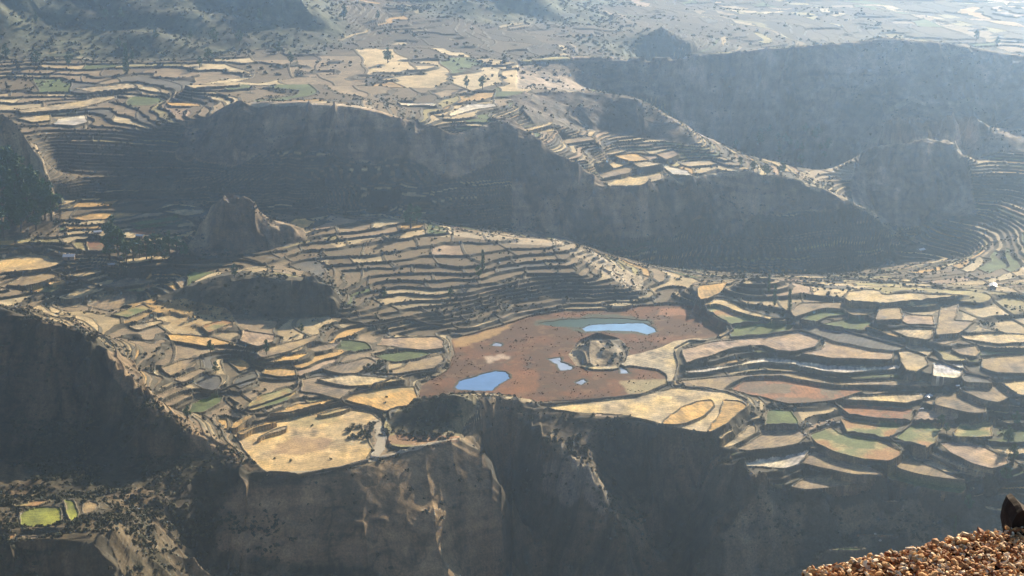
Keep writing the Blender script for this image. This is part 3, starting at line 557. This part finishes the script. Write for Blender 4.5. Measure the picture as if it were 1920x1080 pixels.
# ---------------------------------------------------------------- split the sheet into the landforms and fields
ID = np.zeros(TX.shape, np.int16); NAMES = {0: ('terrain', 'dry terraced valley ground stepping away from the near cliff', 'terrain')}
def setid(i, m, nm, lab, cat): ID[m] = i; NAMES[i] = (nm, lab, cat)
setid(1, RG['ridge'], 'ridge', 'dark scrub-covered ridge filling the left edge of the view', 'ridge')
setid(2, RG['cliff'], 'cliff', 'near brown cliff with bare buttresses and a shaded gully', 'cliff')
setid(3, RG['mound'], 'mound', 'scrubby mound on the cliff top between the golden fields and the blue pond', 'mound')
setid(4, RG['slope'], 'slope', 'shaded slope dropping below the right-hand terraces', 'slope')
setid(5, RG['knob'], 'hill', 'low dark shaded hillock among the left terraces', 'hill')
setid(6, RG['hill'], 'hill', 'steep rocky knoll standing above the left terraces', 'hill')
setid(7, RG['bluff'] | RG['spur'], 'bluff', 'long hazy dark bluff across the middle of the valley', 'cliff')
setid(8, RG['escarpment'], 'escarpment', 'tall blue hazy escarpment at upper right', 'cliff')
setid(14, RG['butte'], 'hill', 'flat-topped hazy butte with a sunlit rim in front of the tall escarpment', 'hill')
setid(9, RG['hillside'], 'hillside', 'steep tree-dotted hillside on the far left edge', 'hillside')
setid(10, RG['hummock'], 'hummock', 'rocky hummock standing in the rust marsh', 'hill')
setid(11, RG['marsh'], 'marsh', 'flat rust-red marsh around the ponds', 'marsh')
setid(12, RG['bench'], 'bench', 'rough sunlit bench under the dark ridge at bottom left', 'ground')
NAMES[13] = ('terraces', 'patchwork of small dry terraced fields between the larger ones', 'terraces')
for i, f in enumerate(FIELDS):
    if f[3]: ID[FID == i+1] = 20+i; NAMES[20+i] = ('field', f[3], 'field')
    else: ID[FID == i+1] = 13
V = np.stack([TX, TY, Zf], -1).reshape(-1, 3); cols = ALB.reshape(-1, 3)
ii = np.arange(NY*NX).reshape(NY, NX)
Q = np.stack([ii[:-1,:-1], ii[:-1,1:], ii[1:,1:], ii[1:,:-1]], -1).reshape(-1, 4)
fid = ID[:-1,:-1].ravel()
for i in sorted(NAMES):
    q = Q[fid == i]
    if len(q) == 0: continue
    used, inv = np.unique(q, return_inverse=True)
    nm, lab, cat = NAMES[i]
    vv = V[used]; o0 = vv.mean(0); o0[2] = vv[:,2].min()
    o = link(nm, mesh(nm, vv-o0, inv.reshape(-1, 4), M_LAND, col=cols[used])); o.location = [float(c) for c in o0]
    tag(o, lab, cat, kind='structure')
# water sheets
for P, lab in PONDS:
    pts = [px(u, v, WZ) for u, v in P]; cx = sum(p[0] for p in pts)/len(pts); cy = sum(p[1] for p in pts)/len(pts)
    g = [(cx+(a-cx)*1.04, cy+(b-cy)*1.04) for a, b in pts]; n = len(g)
    me = bpy.data.meshes.new('pond'); me.from_pydata([(a-cx, b-cy, 0) for a, b in g], [], [list(range(n))]); me.materials.append(M_SHOAL if 'weedy' in lab else M_PALEW if 'long' in lab else (M_WATER if 'largest' in lab else M_BRIGHT)); me.update()
    o = link('pond', me); o.location = (cx, cy, WZ); tag(o, lab, 'pond', kind='structure')

# ---------------------------------------------------------------- leaf clouds
def leafcloud(centres, radii, per, size, seed=0):
    r = np.random.default_rng(seed); C_ = []; 
    for (c, R) in zip(centres, radii):
        p = r.normal(size=(per, 3)); p /= np.linalg.norm(p, axis=1)[:,None]; p *= (r.random(per)**.4)[:,None]
        C_.append(np.array(c)+p*np.array(R))
    C_ = np.concatenate(C_); n = len(C_)
    a = r.normal(size=(n, 3)); a /= np.linalg.norm(a, axis=1)[:,None]; b = np.cross(a, r.normal(size=(n, 3))); b /= np.linalg.norm(b, axis=1)[:,None]
    s = size*(.6+.8*r.random(n))[:,None]
    V = np.concatenate([C_+a*s, C_-a*s*.6+b*s*.8, C_-a*s*.6-b*s*.8]); i = np.arange(n)
    return V, np.stack([i, i+n, i+2*n], 1)
def taper(P, R, k=6):
    V = []; Fq = []
    for (p, r_) in zip(P, R):
        for j in range(k): a = 2*math.pi*j/k; V.append((p[0]+r_*math.cos(a), p[1]+r_*math.sin(a), p[2]))
    for i in range(len(P)-1):
        for j in range(k): Fq.append((i*k+j, i*k+(j+1) % k, (i+1)*k+(j+1) % k, (i+1)*k+j))
    return V, Fq
def tree_kind(kind, seed):
    r = random.Random(seed)
    if kind == 'poplar': hgt = 14; cs = [(r.uniform(-.3,.3), r.uniform(-.3,.3), 2+i*1.7) for i in range(7)]; rs = [(1.3-.09*i, 1.3-.09*i, 1.5) for i in range(7)]; per = 85; sz = .34
    elif kind == 'bush': hgt = 2; cs = [(r.uniform(-.9,.9), r.uniform(-.9,.9), r.uniform(.6,1.2)) for i in range(6)]; rs = [(r.uniform(.5,.95),)*2+(.7,) for i in range(6)]; per = 40; sz = .24
    else:
        hgt = 11; cs = []; rs = []
        for i in range(13):
            h = r.uniform(3.5, 10); w_ = 2.8*math.sin(math.pi*min(1, (h-1.5)/9.5))**.7; a = r.uniform(0, 6.28)
            cs.append((w_*math.cos(a)*r.uniform(.3,1), w_*math.sin(a)*r.uniform(.3,1), h)); rs.append((r.uniform(1.1,1.9),)*2+(r.uniform(.9,1.5),))
        cs.append((0,0,10.6)); rs.append((1.1,1.1,1.3)); per = 60; sz = .42
    Vc, Fc = leafcloud(cs, rs, per, sz, seed)
    b = r.uniform(-.4,.4)
    P = [(0,0,-.8),(b*.2,0,hgt*.3),(b,b,hgt*.62),(b,b,hgt*.9)]; R = [.035*hgt,.026*hgt,.018*hgt,.008*hgt]
    Vt, Ft = taper(P, R); Vt = list(Vt); Ft = list(Ft)
    for i in range(0, len(cs), 3):
        k0 = len(Vt); v2, f2 = taper([(0,0,cs[i][2]*.45), cs[i]], [.014*hgt, .005*hgt], 4); Vt += v2; Ft += [tuple(a+k0 for a in f) for f in f2]
    return mesh('crown', Vc, Fc, M_LEAF if kind != 'bush' else M_LEAF2), mesh('trunk', Vt, Ft, M_TRUNK)
KINDS = {k: [tree_kind(k, 10*j+len(k)) for j in range(4)] for k in ('broad','poplar','bush')}
def plant(kind, nm, u, v, s, label, cat='tree', group=None, xyz=None):
    x, y, z = xyz or hit(u, v); me = random.choice(KINDS[kind])
    e = bpy.data.objects.new(nm, None); COL.objects.link(e); e.empty_display_size = .5
    e.location = (x, y, z-.15); e.rotation_euler[2] = random.uniform(0, 6.28); e.scale = (s*random.uniform(.85,1.2), s*random.uniform(.85,1.2), s)
    link('crown', me[0], e); link('trunk', me[1], e); tag(e, label, cat, group)
    return e
# clump at the left edge
LC = [(8,330,1.0),(20,345,1.2),(34,355,1.25),(12,380,1.2),(48,372,1.2),(62,388,1.3),(30,398,1.35),(74,402,1.1),(52,412,1.25),(85,412,1.1),(18,418,1.2),(97,415,1.3),(68,428,1.0),(40,432,1.05),(6,436,1.0),(28,375,1.1),(60,362,.9),(84,385,.9)]
for i, (u, v, s) in enumerate(LC): plant('broad', 'eucalyptus_tree', u, v+random.uniform(-4,14), s*2.1, 'dark eucalyptus crowded in the grove on the left hillside', group='grove on the left hillside')
HC = [(212,462,1.5),(222,476,1.3),(206,480,1.1),(238,488,.9),(250,482,.9),(262,476,.85),(275,478,.95),(290,474,1.0),(303,470,.9),(318,468,1.0),(332,470,.8),(285,486,.7),(310,482,.8),(345,475,.7),(232,470,.8)]
for i, (u, v, s) in enumerate(HC):
    plant('broad', 'eucalyptus_tree', u, v+8, s*1.6, 'tallest dark tree at the left end of the clump below the rocky knoll' if i == 0 else 'dark tree in the row below the rocky knoll', group=None if i == 0 else 'trees below the rocky knoll')
SOLO = [('poplar',238,138,2.3,'tall lone poplar on the far plateau at upper left'),('broad',770,428,1.7,'dark tree at the left end of the terraced crest'),('broad',782,420,1.3,'rounder dark tree beside the crest path'),('poplar',905,510,1.3,'dark tree standing in the middle of the terraced rise'),('broad',898,524,.9,'low dark tree beneath the tree on the terraced rise'),
 ('poplar',1441,548,1.0,'thin poplar on top of the hillock behind the green fields'),('poplar',1453,572,1.2,'poplar in front of the hillock, left of its neighbour'),('poplar',1480,585,1.25,'rightmost poplar in front of the hillock'),
 ('broad',905,168,1.1,'small tree beside the pale far field'),('broad',875,165,1.0,'left one of two small trees on the far plateau'),('broad',380,730,.0,''),('broad',352,785,.7,'small tree beside the faded green plot'),('poplar',1452,905,.0,''),
 ('broad',500,665,.9,'dark tree among the small stone-edged plots'),('broad',395,662,.8,'dark bushy tree at a wall corner in the left fields'),('broad',405,700,.7,'small tree above the dark rounded field'),('broad',440,520,.9,'tree on the crest of the low dark hillock'),
 ('poplar',1789,1005,.9,'narrow tree on the shaded slope above the rubble'),('broad',1815,960,.9,'tree on the rim at the right end of the lowest strip'),('broad',1890,830,1.0,'upper dark tree at the right edge of the terraces'),('broad',1900,870,1.1,'middle dark tree at the right edge of the terraces'),('broad',1885,905,1.0,'lower dark tree at the right edge of the terraces'),('broad',1905,800,.9,'topmost dark tree at the right edge'),
 ('broad',1765,800,.7,'dark tree beside the yellow-green plot right of the diagonal wall'),('broad',1775,812,.6,'smaller dark tree below its twin near the diagonal wall'),('broad',1830,78,1.3,'tree on the skyline of the blue escarpment'),('broad',1870,86,1.0,'small tree right of the skyline tree on the escarpment'),
 ('broad',565,625,.6,'small tree at the head of the pale plots'),('broad',720,560,.6,'small tree among the narrow dark terraces'),('broad',845,560,.7,'small tree beside the stony patch on the terraces')]
for k, u, v, s, l in SOLO:
    if s > 0: plant(k, 'poplar_tree' if k == 'poplar' else 'tree', u, v, s, l)
for i in range(26):
    u = random.uniform(1380, 1560); v = random.uniform(250, 330)
    plant('broad', 'tree', u, v, random.uniform(.7, 1.1), 'green tree in the hazy hollow at the foot of the escarpment', group='trees in the hollow under the escarpment')
for i in range(20):
    u = random.uniform(10, 760); v = random.uniform(30, 130)
    plant('broad', 'tree', u, v, random.uniform(.9, 1.5), 'hazy tree dotted over the far hills and plateau', group='scattered trees on the far plateau')
for i in range(30):
    t = random.random(); u = 752+120*t; v = 778-30*math.sin(math.pi*min(1, t*1.1))*1.1+random.uniform(-4, 10)
    plant('bush', 'bush', u, v, random.uniform(.9, 1.7), 'olive bush on the scrubby mound by the blue pond', 'bush', 'bushes on the scrubby mound')
for i in range(22):
    plant('bush', 'bush', random.uniform(648, 700), random.uniform(795, 828), random.uniform(.8, 1.6), 'dark bush beside the pale track above the cliff', 'bush', 'bushes beside the pale track')
for i in range(16):
    plant('bush', 'bush', random.uniform(680, 735), random.uniform(682, 700), random.uniform(.9, 1.5), 'dark bush in the clump left of the marsh', 'bush', 'bush clump left of the marsh')
for u, v in ((515,860),(545,865),(620,862),(605,885),(600,760),(585,800),(725,745),(722,756)):
    plant('bush', 'bush', u, v, random.uniform(.6,1.0), 'lone bush dotted on the golden pastures', 'bush', 'lone bushes on the golden pastures')

# ---------------------------------------------------------------- scrub: nobody could count it
M_TUFT = mat('rust_tussock', (.08,.04,.018), noise=[(.3,.5,1.6)])
def scrub(name, density, size, label, seed, M=None):
    r = np.random.default_rng(seed)
    sub = density*np.gradient(DD, axis=0)*DD*np.gradient(AA, axis=1)      # expected plants per grid cell
    n = r.poisson(np.clip(sub, 0, 3)); k = np.repeat(np.arange(n.size), n.ravel())
    x = TX.ravel()[k]+r.uniform(-.5,.5,len(k)); y = TY.ravel()[k]+r.uniform(-.5,.5,len(k)); z = Zf.ravel()[k]
    s = size*(.45+1.1*r.random(len(k))**2); N = len(k); T = 7
    base_ = np.stack([x, y, z], 1)
    Vs = []; 
    p = r.normal(size=(N, T, 3)); p /= np.linalg.norm(p, axis=2)[...,None]; p[...,2] = np.abs(p[...,2])*.8+.15
    ctr = base_[:,None]+p*(s*.62)[:,None,None]
    a = r.normal(size=(N, T, 3)); a /= np.linalg.norm(a, axis=2)[...,None]; b = np.cross(a, p); b /= np.linalg.norm(b, axis=2)[...,None]+1e-6
    q = (s*.62)[:,None,None]
    V_ = np.stack([ctr+a*q, ctr-a*q*.5+b*q*.9, ctr-a*q*.5-b*q*.9], 2).reshape(-1, 3)
    o = link(name, mesh(name, V_, np.arange(len(V_)).reshape(-1, 3), M or M_SCRUB)); tag(o, label, 'scrub', kind='stuff'); print(name, N)
cl = sst(-.35, .45, fbm(TX, TY, 22, 4, 200))
hed = 0
inview = (np.abs(AA) < .36) & (TY > 790)
den = np.zeros(TX.shape, np.float32)
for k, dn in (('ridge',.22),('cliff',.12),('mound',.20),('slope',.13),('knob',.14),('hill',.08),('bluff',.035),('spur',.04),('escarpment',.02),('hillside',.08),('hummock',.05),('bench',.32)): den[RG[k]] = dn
den[BUT] = .012; den[RG['cliff'] & (TX < -130) & (TY < 925)] = .3
den[FID > 0] = 0; den *= inview
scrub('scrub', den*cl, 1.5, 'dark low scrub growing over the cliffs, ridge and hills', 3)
dm_ = RG['marsh']*inview*sst(-.2,.5,fbm(TX, TY, 10, 3, 430))*.16; dm_[FID > 0] = 0
scrub('marsh_tufts', dm_, .5, 'rust-brown tussocks scattered over the marsh', 6, M_TUFT)
dm3 = (farhill > .12)*inview*.012+((TY > 1640) & (FID == 0) & inview & (TX < 500))*sst(.0,.5,fbm(TX, TY, 60, 3, 440))*.008
scrub('far_scrub', dm3, 2.3, 'dark bushes fading into haze on the far hills', 8)
den2 = ((riser > .4) & (wild < .5) & (FID == 0) & inview & ~RG['marsh'] & (TY < 1900))*.10*cl + ((FID == 0) & (wild < .5) & inview & ~RG['marsh'] & (TY < 1600))*sst(.1,.4,fbm(TX, TY, 16, 3, 210))*.05
scrub('hedge_scrub', den2, 1.2, 'rough dark growth along the terrace banks', 4)

# ---------------------------------------------------------------- dry stone walls
def wall(P, label, h=1.3, wd=1.1):
    W = [hit(u, v) for u, v in P]; pts = []
    for a, b in zip(W[:-1], W[1:]):
        n = max(1, int(math.hypot(b[0]-a[0], b[1]-a[1])/2.0))
        for i in range(n): pts.append((a[0]+(b[0]-a[0])*i/n, a[1]+(b[1]-a[1])*i/n))
    pts.append(W[-1][:2]); pts = np.array(pts)
    if len(pts) < 3: return
    d = np.gradient(pts, axis=0); d /= np.linalg.norm(d, axis=1)[:,None]+1e-9; nrm = np.stack([-d[:,1], d[:,0]], 1)
    o0 = pts[0]; z = ground(pts[:,0], pts[:,1]); V_ = []; Fq = []
    for i, p in enumerate(pts):
        hh = h*random.uniform(.75, 1.15); o_ = random.uniform(-.15,.15)
        for sx, sz in ((-.5,-.8),(-.42,hh*.7),(-.2,hh),(.25,hh*.95),(.42,hh*.65),(.5,-.8)):
            V_.append((p[0]-o0[0]+nrm[i,0]*wd*(sx+o_), p[1]-o0[1]+nrm[i,1]*wd*(sx+o_), z[i]+sz-z[0]))
    for i in range(len(pts)-1):
        for j in range(5): Fq.append((i*6+j, i*6+j+1, i*6+6+j+1, i*6+6+j))
    o = link('stone_wall', mesh('stone_wall', V_, Fq, M_WALL)); o.location = (o0[0], o0[1], float(z[0])); tag(o, label, 'wall')
WALLS = [([(1743,742),(1725,765),(1712,792),(1690,812),(1665,828)],'dark stone wall slanting down through the right fields below the tin-roofed hut'),
 ([(641,752),(688,763),(722,775),(760,764),(790,757)],'stone wall along the front of the four-sided golden field'),
 ([(506,782),(560,774),(600,763),(640,749),(655,738),(700,726),(718,716)],'long stone wall between the golden pasture and the four-sided field'),
 ([(455,772),(500,756),(545,740),(558,730),(560,712)],'stone wall bending round the yellowish plot left of centre'),
 ([(500,889),(560,893),(640,880),(690,866)],'stone wall on the very lip of the near cliff'),
 ([(715,718),(760,706),(815,697),(832,684),(840,668)],'wall curving round the field at the left shore of the marsh'),
 ([(1302,566),(1330,590),(1370,612),(1374,620),(1350,634),(1290,641),(1265,655)],'pale-edged wall along the right shore of the marsh'),
 ([(1372,612),(1430,605),(1490,602)],'wall at the back of the long green field'),
 ([(1368,634),(1440,630),(1500,620),(1540,634)],'wall at the front of the long green field'),
 ([(1592,569),(1650,573),(1720,567),(1790,559)],'wall in front of the bright tan field on the back rim'),
 ([(1500,606),(1580,618),(1660,642),(1720,662),(1790,690),(1850,710)],'long straight wall crossing the right plateau diagonally'),
 ([(1425,803),(1500,803),(1508,796)],'wall below the square green field'),
 ([(1565,756),(1592,782),(1650,790),(1715,794),(1790,793)],'wall under the orange-red rectangular field'),
 ([(1590,815),(1640,820),(1700,834),(1740,860),(1800,885)],'wall curving above the patchy gold and red field'),
 ([(20,512),(95,508),(120,520),(190,540),(260,553)],'straight wall crossing the striped terraces at upper left'),
 ([(30,460),(60,466),(110,478),(140,490)],'wall above the orange-gold field at the left edge'),
 ([(375,735),(400,738),(440,722),(490,712)],'wall between the two dark rounded plots'),
 ([(1020,760),(1120,750),(1200,741),(1250,724)],'straight wall between the marsh and the straw-coloured strip'),
 ([(1262,724),(1310,729),(1375,740),(1400,752)],'wall continuing right from the end of the marsh'),
 ([(1265,660),(1272,684),(1264,712)],'short wall at the right end of the pale bar'),
 ([(640,600),(700,612),(760,600),(830,612)],'low wall beneath the dark narrow terraces'),
 ([(1810,700),(1850,708),(1880,722),(1905,742)],'wall running down at the right edge beside the pale corner field')]
for P, l in WALLS: wall(P, l)

# pale track above the cliff
def track(P, wd, label):
    W = [hit(u, v)[:2] for u, v in P]; pts = []
    for a, b in zip(W[:-1], W[1:]):
        n = max(1, int(math.hypot(b[0]-a[0], b[1]-a[1])/1.2)); pts += [(a[0]+(b[0]-a[0])*i/n, a[1]+(b[1]-a[1])*i/n) for i in range(n)]
    pts.append(W[-1]); pts = np.array(pts)
    for _ in range(6): pts[1:-1] = (pts[:-2]+pts[2:]+2*pts[1:-1])/4
    d = np.gradient(pts, axis=0); d /= np.linalg.norm(d, axis=1)[:,None]; nr = np.stack([-d[:,1], d[:,0]], 1); K = 7; V_ = []; Fq = []
    for j in range(K):
        q_ = pts+nr*(wd*(j/(K-1)-.5))*(1+.2*vn(pts[:,0]/6, pts[:,1]/6, j))[:,None]; V_.append(np.column_stack([q_, ground(q_[:,0], q_[:,1])+.12]))
    V_ = np.concatenate(V_); n = len(pts)
    for j in range(K-1):
        for i in range(n-1): Fq.append((j*n+i, (j+1)*n+i, (j+1)*n+i+1, j*n+i+1))
    c = V_[0].copy(); o = link('path', mesh('path', V_-c, Fq, M_PATH)); o.location = [float(t) for t in c]; tag(o, label, 'path', kind='structure')
M_PATH = mat('pale_dust', (.42,.37,.28), noise=[(.6,.8,1.15)], bump=1)
track([(703,788),(712,808),(716,825),(708,848),(700,862)], 6, 'pale dusty track beside the scrubby mound')
track([(500,889),(600,886),(690,866),(780,841),(858,824)], 2.2, 'narrow pale path along the brink of the near cliff')
0 and track([(1178,460),(1300,459),(1420,461),(1560,466),(1640,465)], 4, 'faint pale track across the foot of the dark bluff')

# ---------------------------------------------------------------- huts and boulders
def hut(u, v, s, rot, label):
    x, y, z = hit(u, v); e = bpy.data.objects.new('stone_hut', None); COL.objects.link(e); e.location = (x, y, z-.3); e.rotation_euler[2] = rot; e.scale = (s, s, s)
    L, D_, h, g = 3.2, 2.0, 2.1, 3.0
    V_ = [(-L,-D_,0),(L,-D_,0),(L,D_,0),(-L,D_,0),(-L,-D_,h),(L,-D_,h),(L,D_,h),(-L,D_,h),(-L,0,g),(L,0,g)]
    me = bpy.data.meshes.new('wall'); me.from_pydata(V_, [], [(0,1,5,4),(2,3,7,6),(1,2,6,9,5),(3,0,4,8,7)]); me.materials.append(M_ADOBE); link('wall', me, e)
    R = []; 
    for dz in (0.06, .18):
        R += [(-L-.3,-D_-.35,h-.12+dz),(L+.3,-D_-.35,h-.12+dz),(L+.3,0,g+dz),(-L-.3,0,g+dz),(-L-.3,D_+.35,h-.12+dz),(L+.3,D_+.35,h-.12+dz)]
    me = bpy.data.meshes.new('roof'); me.from_pydata(R, [], [(6,7,8,9),(9,8,11,10),(0,3,2,1),(3,4,5,2),(0,1,7,6),(5,4,10,11),(1,2,8,7),(2,5,11,8),(3,0,6,9),(4,3,9,10)]); me.materials.append(M_TIN); link('roof', me, e)
    me = bpy.data.meshes.new('door'); me.from_pydata([(-.5,-D_-.05,0),(.5,-D_-.05,0),(.5,-D_-.05,1.8),(-.5,-D_-.05,1.8),(-.5,-D_+.1,0),(.5,-D_+.1,0),(.5,-D_+.1,1.8),(-.5,-D_+.1,1.8)], [], [(0,1,2,3),(1,5,6,2),(4,0,3,7),(3,2,6,7)]); me.materials.append(M_DOOR); link('door', me, e)
    tag(e, label, 'hut')
for a in ((1741,748,.9,1.1,'white tin-roofed hut at the top of the dark diagonal wall'),(1727,768,.45,.2,'very small shed below the tin-roofed hut'),(183,438,.9,.3,'small white-roofed hut right of the left grove'),(263,448,.9,-.2,'small white-roofed hut above the dark tree clump'),
          (209,499,.8,.4,'small white-roofed hut at the end of the grey terrace'),(130,487,1.3,.1,'grey-roofed long hut beside the orange-gold field'),(1862,540,1.2,1.3,'glaring white hut on the hazy right terraces'),(1796,727,.5,.2,'tiny white shed at a wall junction on the right plateau'),(1727,472,1.0,.6,'bright hut at the hazy end of the bluff')): hut(*a)
def rock_mesh(seed, sub=2, flat=.7, name='boulder'):
    r = random.Random(seed); import bmesh
    bm = bmesh.new(); bmesh.ops.create_icosphere(bm, subdivisions=sub, radius=1)
    sx, sy, sz = r.uniform(.7,1.3), r.uniform(.6,1.1), flat*r.uniform(.6,1)
    pl = []
    for _ in range(9):
        v_ = np.array([r.gauss(0,1) for _ in range(3)]); pl.append((v_/np.linalg.norm(v_), r.uniform(.55,.85)))
    for v_ in bm.verts:
        p = np.array(v_.co)
        for n_, d_ in pl:
            k = p@n_-d_
            if k > 0: p = p-n_*k
        v_.co = (p[0]*sx, p[1]*sy, p[2]*sz)
    me = bpy.data.meshes.new(name); bm.to_mesh(me); bm.free(); return me
BM = [rock_mesh(i) for i in range(5)]
for m_ in BM: m_.materials.append(M_PALE)
for i in range(16):
    u = random.uniform(1500, 1572); v = 801-(u-1500)*.17+random.gauss(0, 3); x, y, z = hit(u, v)
    o = link('boulder', random.choice(BM)); s = random.uniform(.5, 1.3); o.location = (x, y, z+s*.2); o.scale = (s, s, s); o.rotation_euler[2] = random.uniform(0, 6)
    tag(o, 'white boulder in the stony patch right of the square green field', 'boulder', 'white boulders by the square green field')
for u, v, s, l in ((1641,1003,1.0,'upper white boulder on the shaded right slope'),(1650,1017,1.2,'lower white boulder on the shaded right slope'),(1510,815,1.3,'pale boulder at the wall corner below the square green field')):
    x, y, z = hit(u, v); o = link('boulder', BM[1]); o.location = (x, y, z+.3); o.scale = (s,)*3; tag(o, l, 'boulder')

# ---------------------------------------------------------------- rubble ledge by the viewpoint
def ray(u, v, t):
    x = (u-960)/F; y = (540-v)/F; return np.array([x*t, (cP+y*sP)*t, H+(-sP+y*cP)*t])
E0 = ray(1385, 1094, 9.0); E1 = ray(1540, 1064, 9.1); E2 = ray(1700, 1035, 9.3); E3 = ray(1800, 1010, 9.5); E4 = ray(1920, 992, 9.7); E5 = ray(2250, 930, 10.3)
EDGE = [E0 + (E0-E1)*2.2, E0, E1, E2, E3, E4, E5]
M_EARTH = mat('red_earth', (.09,.04,.02), noise=[(9,.5,1.5)], bump=20)
M_STONES = [mat('rubble_stone', c, noise=[(14,.7,1.3)], bump=25, rough=.75) for c in ((.55,.31,.13),(.40,.19,.075),(.64,.45,.25),(.24,.09,.035),(.74,.60,.42))]
def ledge_z(s, t):     # s along the brink 0..1, t back from the brink in metres (negative = over it)
    k = s*(len(EDGE)-1); i = min(int(k), len(EDGE)-2); p = EDGE[i]*(1-(k-i))+EDGE[i+1]*(k-i)
    q_ = p.copy(); q_[1] -= t; q_[2] += (-.16*t if t > 0 else 0) + (-1.3*(-t) if t < 0 else 0)
    return q_
nS, nT = 120, 70; TT = np.concatenate([np.linspace(-14, -1, 14), np.linspace(-.9, 4.5, nT-14)])
V_ = []
for j in range(nT):
    for i in range(nS):
        p = ledge_z(i/(nS-1), TT[j]); p[2] += -.02+.012*float(vn(np.array([p[0]*2.5]), np.array([p[1]*2.5]), 9)[0]); V_.append(p)
Fq = [(j*nS+i, j*nS+i+1, (j+1)*nS+i+1, (j+1)*nS+i) for j in range(nT-1) for i in range(nS-1)]
o = link('ledge', mesh('ledge', V_, [f[::-1] for f in Fq], M_EARTH)); tag(o, 'red earth ledge under the rubble in the bottom right corner', 'ground', kind='structure')
SM = []
for c in range(5):
    for k in range(4):
        me = rock_mesh(100+c*7+k, 1, .75, 'stone'); me.materials.append(M_STONES[c]); SM.append(me)
for i in range(210):       # larger stones, each its own
    s = random.uniform(.45, .98); t = random.uniform(-.06, 2.2); p = ledge_z(s, t)
    o = link('stone', random.choice(SM)); r_ = random.uniform(.02, .042); o.location = (p[0], p[1], p[2]+r_*.55); o.scale = (r_*1.2, r_, r_*.9)
    o.rotation_euler = (random.uniform(-.6,.6), random.uniform(-.6,.6), random.uniform(0, 6.28))
    tag(o, 'angular rust and cream stone lying on the rubble ledge', 'stone', 'larger stones on the rubble ledge')
gv, gf, gm = [], [], []; base_n = 0
tmpl = []
for me in SM: tmpl.append((np.array([v_.co[:] for v_ in me.vertices]), np.array([p_.vertices[:] for p_ in me.polygons])))
for i in range(20000):
    s = random.uniform(.30, 1); t = random.uniform(-.12, 2.8); p = ledge_z(s, t); k = random.randrange(len(tmpl)); tv, tf = tmpl[k]
    r_ = random.uniform(.007, .024); a, b, c = random.uniform(0, 6.28), random.uniform(-.9,.9), random.uniform(-.9,.9)
    R_ = np.array([[math.cos(a),-math.sin(a),0],[math.sin(a),math.cos(a),0],[0,0,1]])@np.array([[1,0,0],[0,math.cos(b),-math.sin(b)],[0,math.sin(b),math.cos(b)]])@np.array([[math.cos(c),0,math.sin(c)],[0,1,0],[-math.sin(c),0,math.cos(c)]])
    gv.append((tv*np.array((1.25,1,.85))*r_)@R_.T + p + np.array((0,0,random.uniform(-.005,.025)))); gf.append(tf+base_n); base_n += len(tv); gm += [k//4]*len(tf)
me = mesh('gravel', np.concatenate(gv), np.concatenate(gf), M_STONES[0])
for m_ in M_STONES[1:]: me.materials.append(m_)
me.polygons.foreach_set('material_index', np.array(gm, np.int32))
o = link('gravel', me); tag(o, 'loose rust-red gravel covering the ledge in the bottom right corner', 'gravel', kind='stuff')
# dark standing rock at the right edge
import bmesh
bm = bmesh.new(); A_ = ray(1908, 972, 9.75); sc = 9.75/F*.88
prof = [(-20,34),(-19,-2),(-10,-26),(2,-32),(14,-20),(40,-2),(60,30),(55,60),(-18,55)]
vs = []
for dy, k in ((-.07,.92),(0,1.0),(.10,.97),(.18,.75)):
    vs.append([bm.verts.new((a*sc*k+random.uniform(-.004,.004), dy+random.uniform(-.006,.006), -b*sc*k*1.04+random.uniform(-.004,.004))) for a, b in prof])
for r1, r2 in zip(vs[:-1], vs[1:]):
    for i in range(len(prof)): bm.faces.new((r1[i], r1[(i+1) % len(prof)], r2[(i+1) % len(prof)], r2[i]))
bm.faces.new(vs[0][::-1]); bm.faces.new(vs[-1]); bmesh.ops.recalc_face_normals(bm, faces=bm.faces)
bmesh.ops.triangulate(bm, faces=bm.faces[:]); bmesh.ops.subdivide_edges(bm, edges=bm.edges[:], cuts=1, use_grid_fill=True, fractal=.12)
me = bpy.data.meshes.new('boulder'); bm.to_mesh(me); bm.free(); me.materials.append(mat('dark_rock', (.018,.010,.007), noise=[(12,.6,1.4)], bump=20))
o = link('boulder', me); o.location = A_; tag(o, 'dark upright rock standing on the rubble ledge at the right edge', 'boulder')

# ---------------------------------------------------------------- air
bm = bmesh.new(); bmesh.ops.create_cube(bm, size=1); me = bpy.data.meshes.new('haze'); bm.to_mesh(me); bm.free()
zlo = float(Zf.min())-1; zhi = max(H+8, float(Zf.max())+3)
o = link('haze', me); o.location = (0, 5900, (zlo+zhi)/2); o.scale = (25000, 13200, zhi-zlo)
m = bpy.data.materials.new('haze_air'); m.use_nodes = True; n = m.node_tree; n.nodes.clear()
out = n.nodes.new('ShaderNodeOutputMaterial'); pv = n.nodes.new('ShaderNodeVolumePrincipled')
pv.inputs['Color'].default_value = (*HAZE_COL, 1); pv.inputs['Density'].default_value = HAZE_DENSITY; pv.inputs['Anisotropy'].default_value = HAZE_G
n.links.new(pv.outputs[0], out.inputs['Volume']); me.materials.append(m)
tag(o, 'pale blue haze filling the whole valley', 'haze', kind='stuff')
print('zrange', zlo, zhi, 'verts', TX.size)
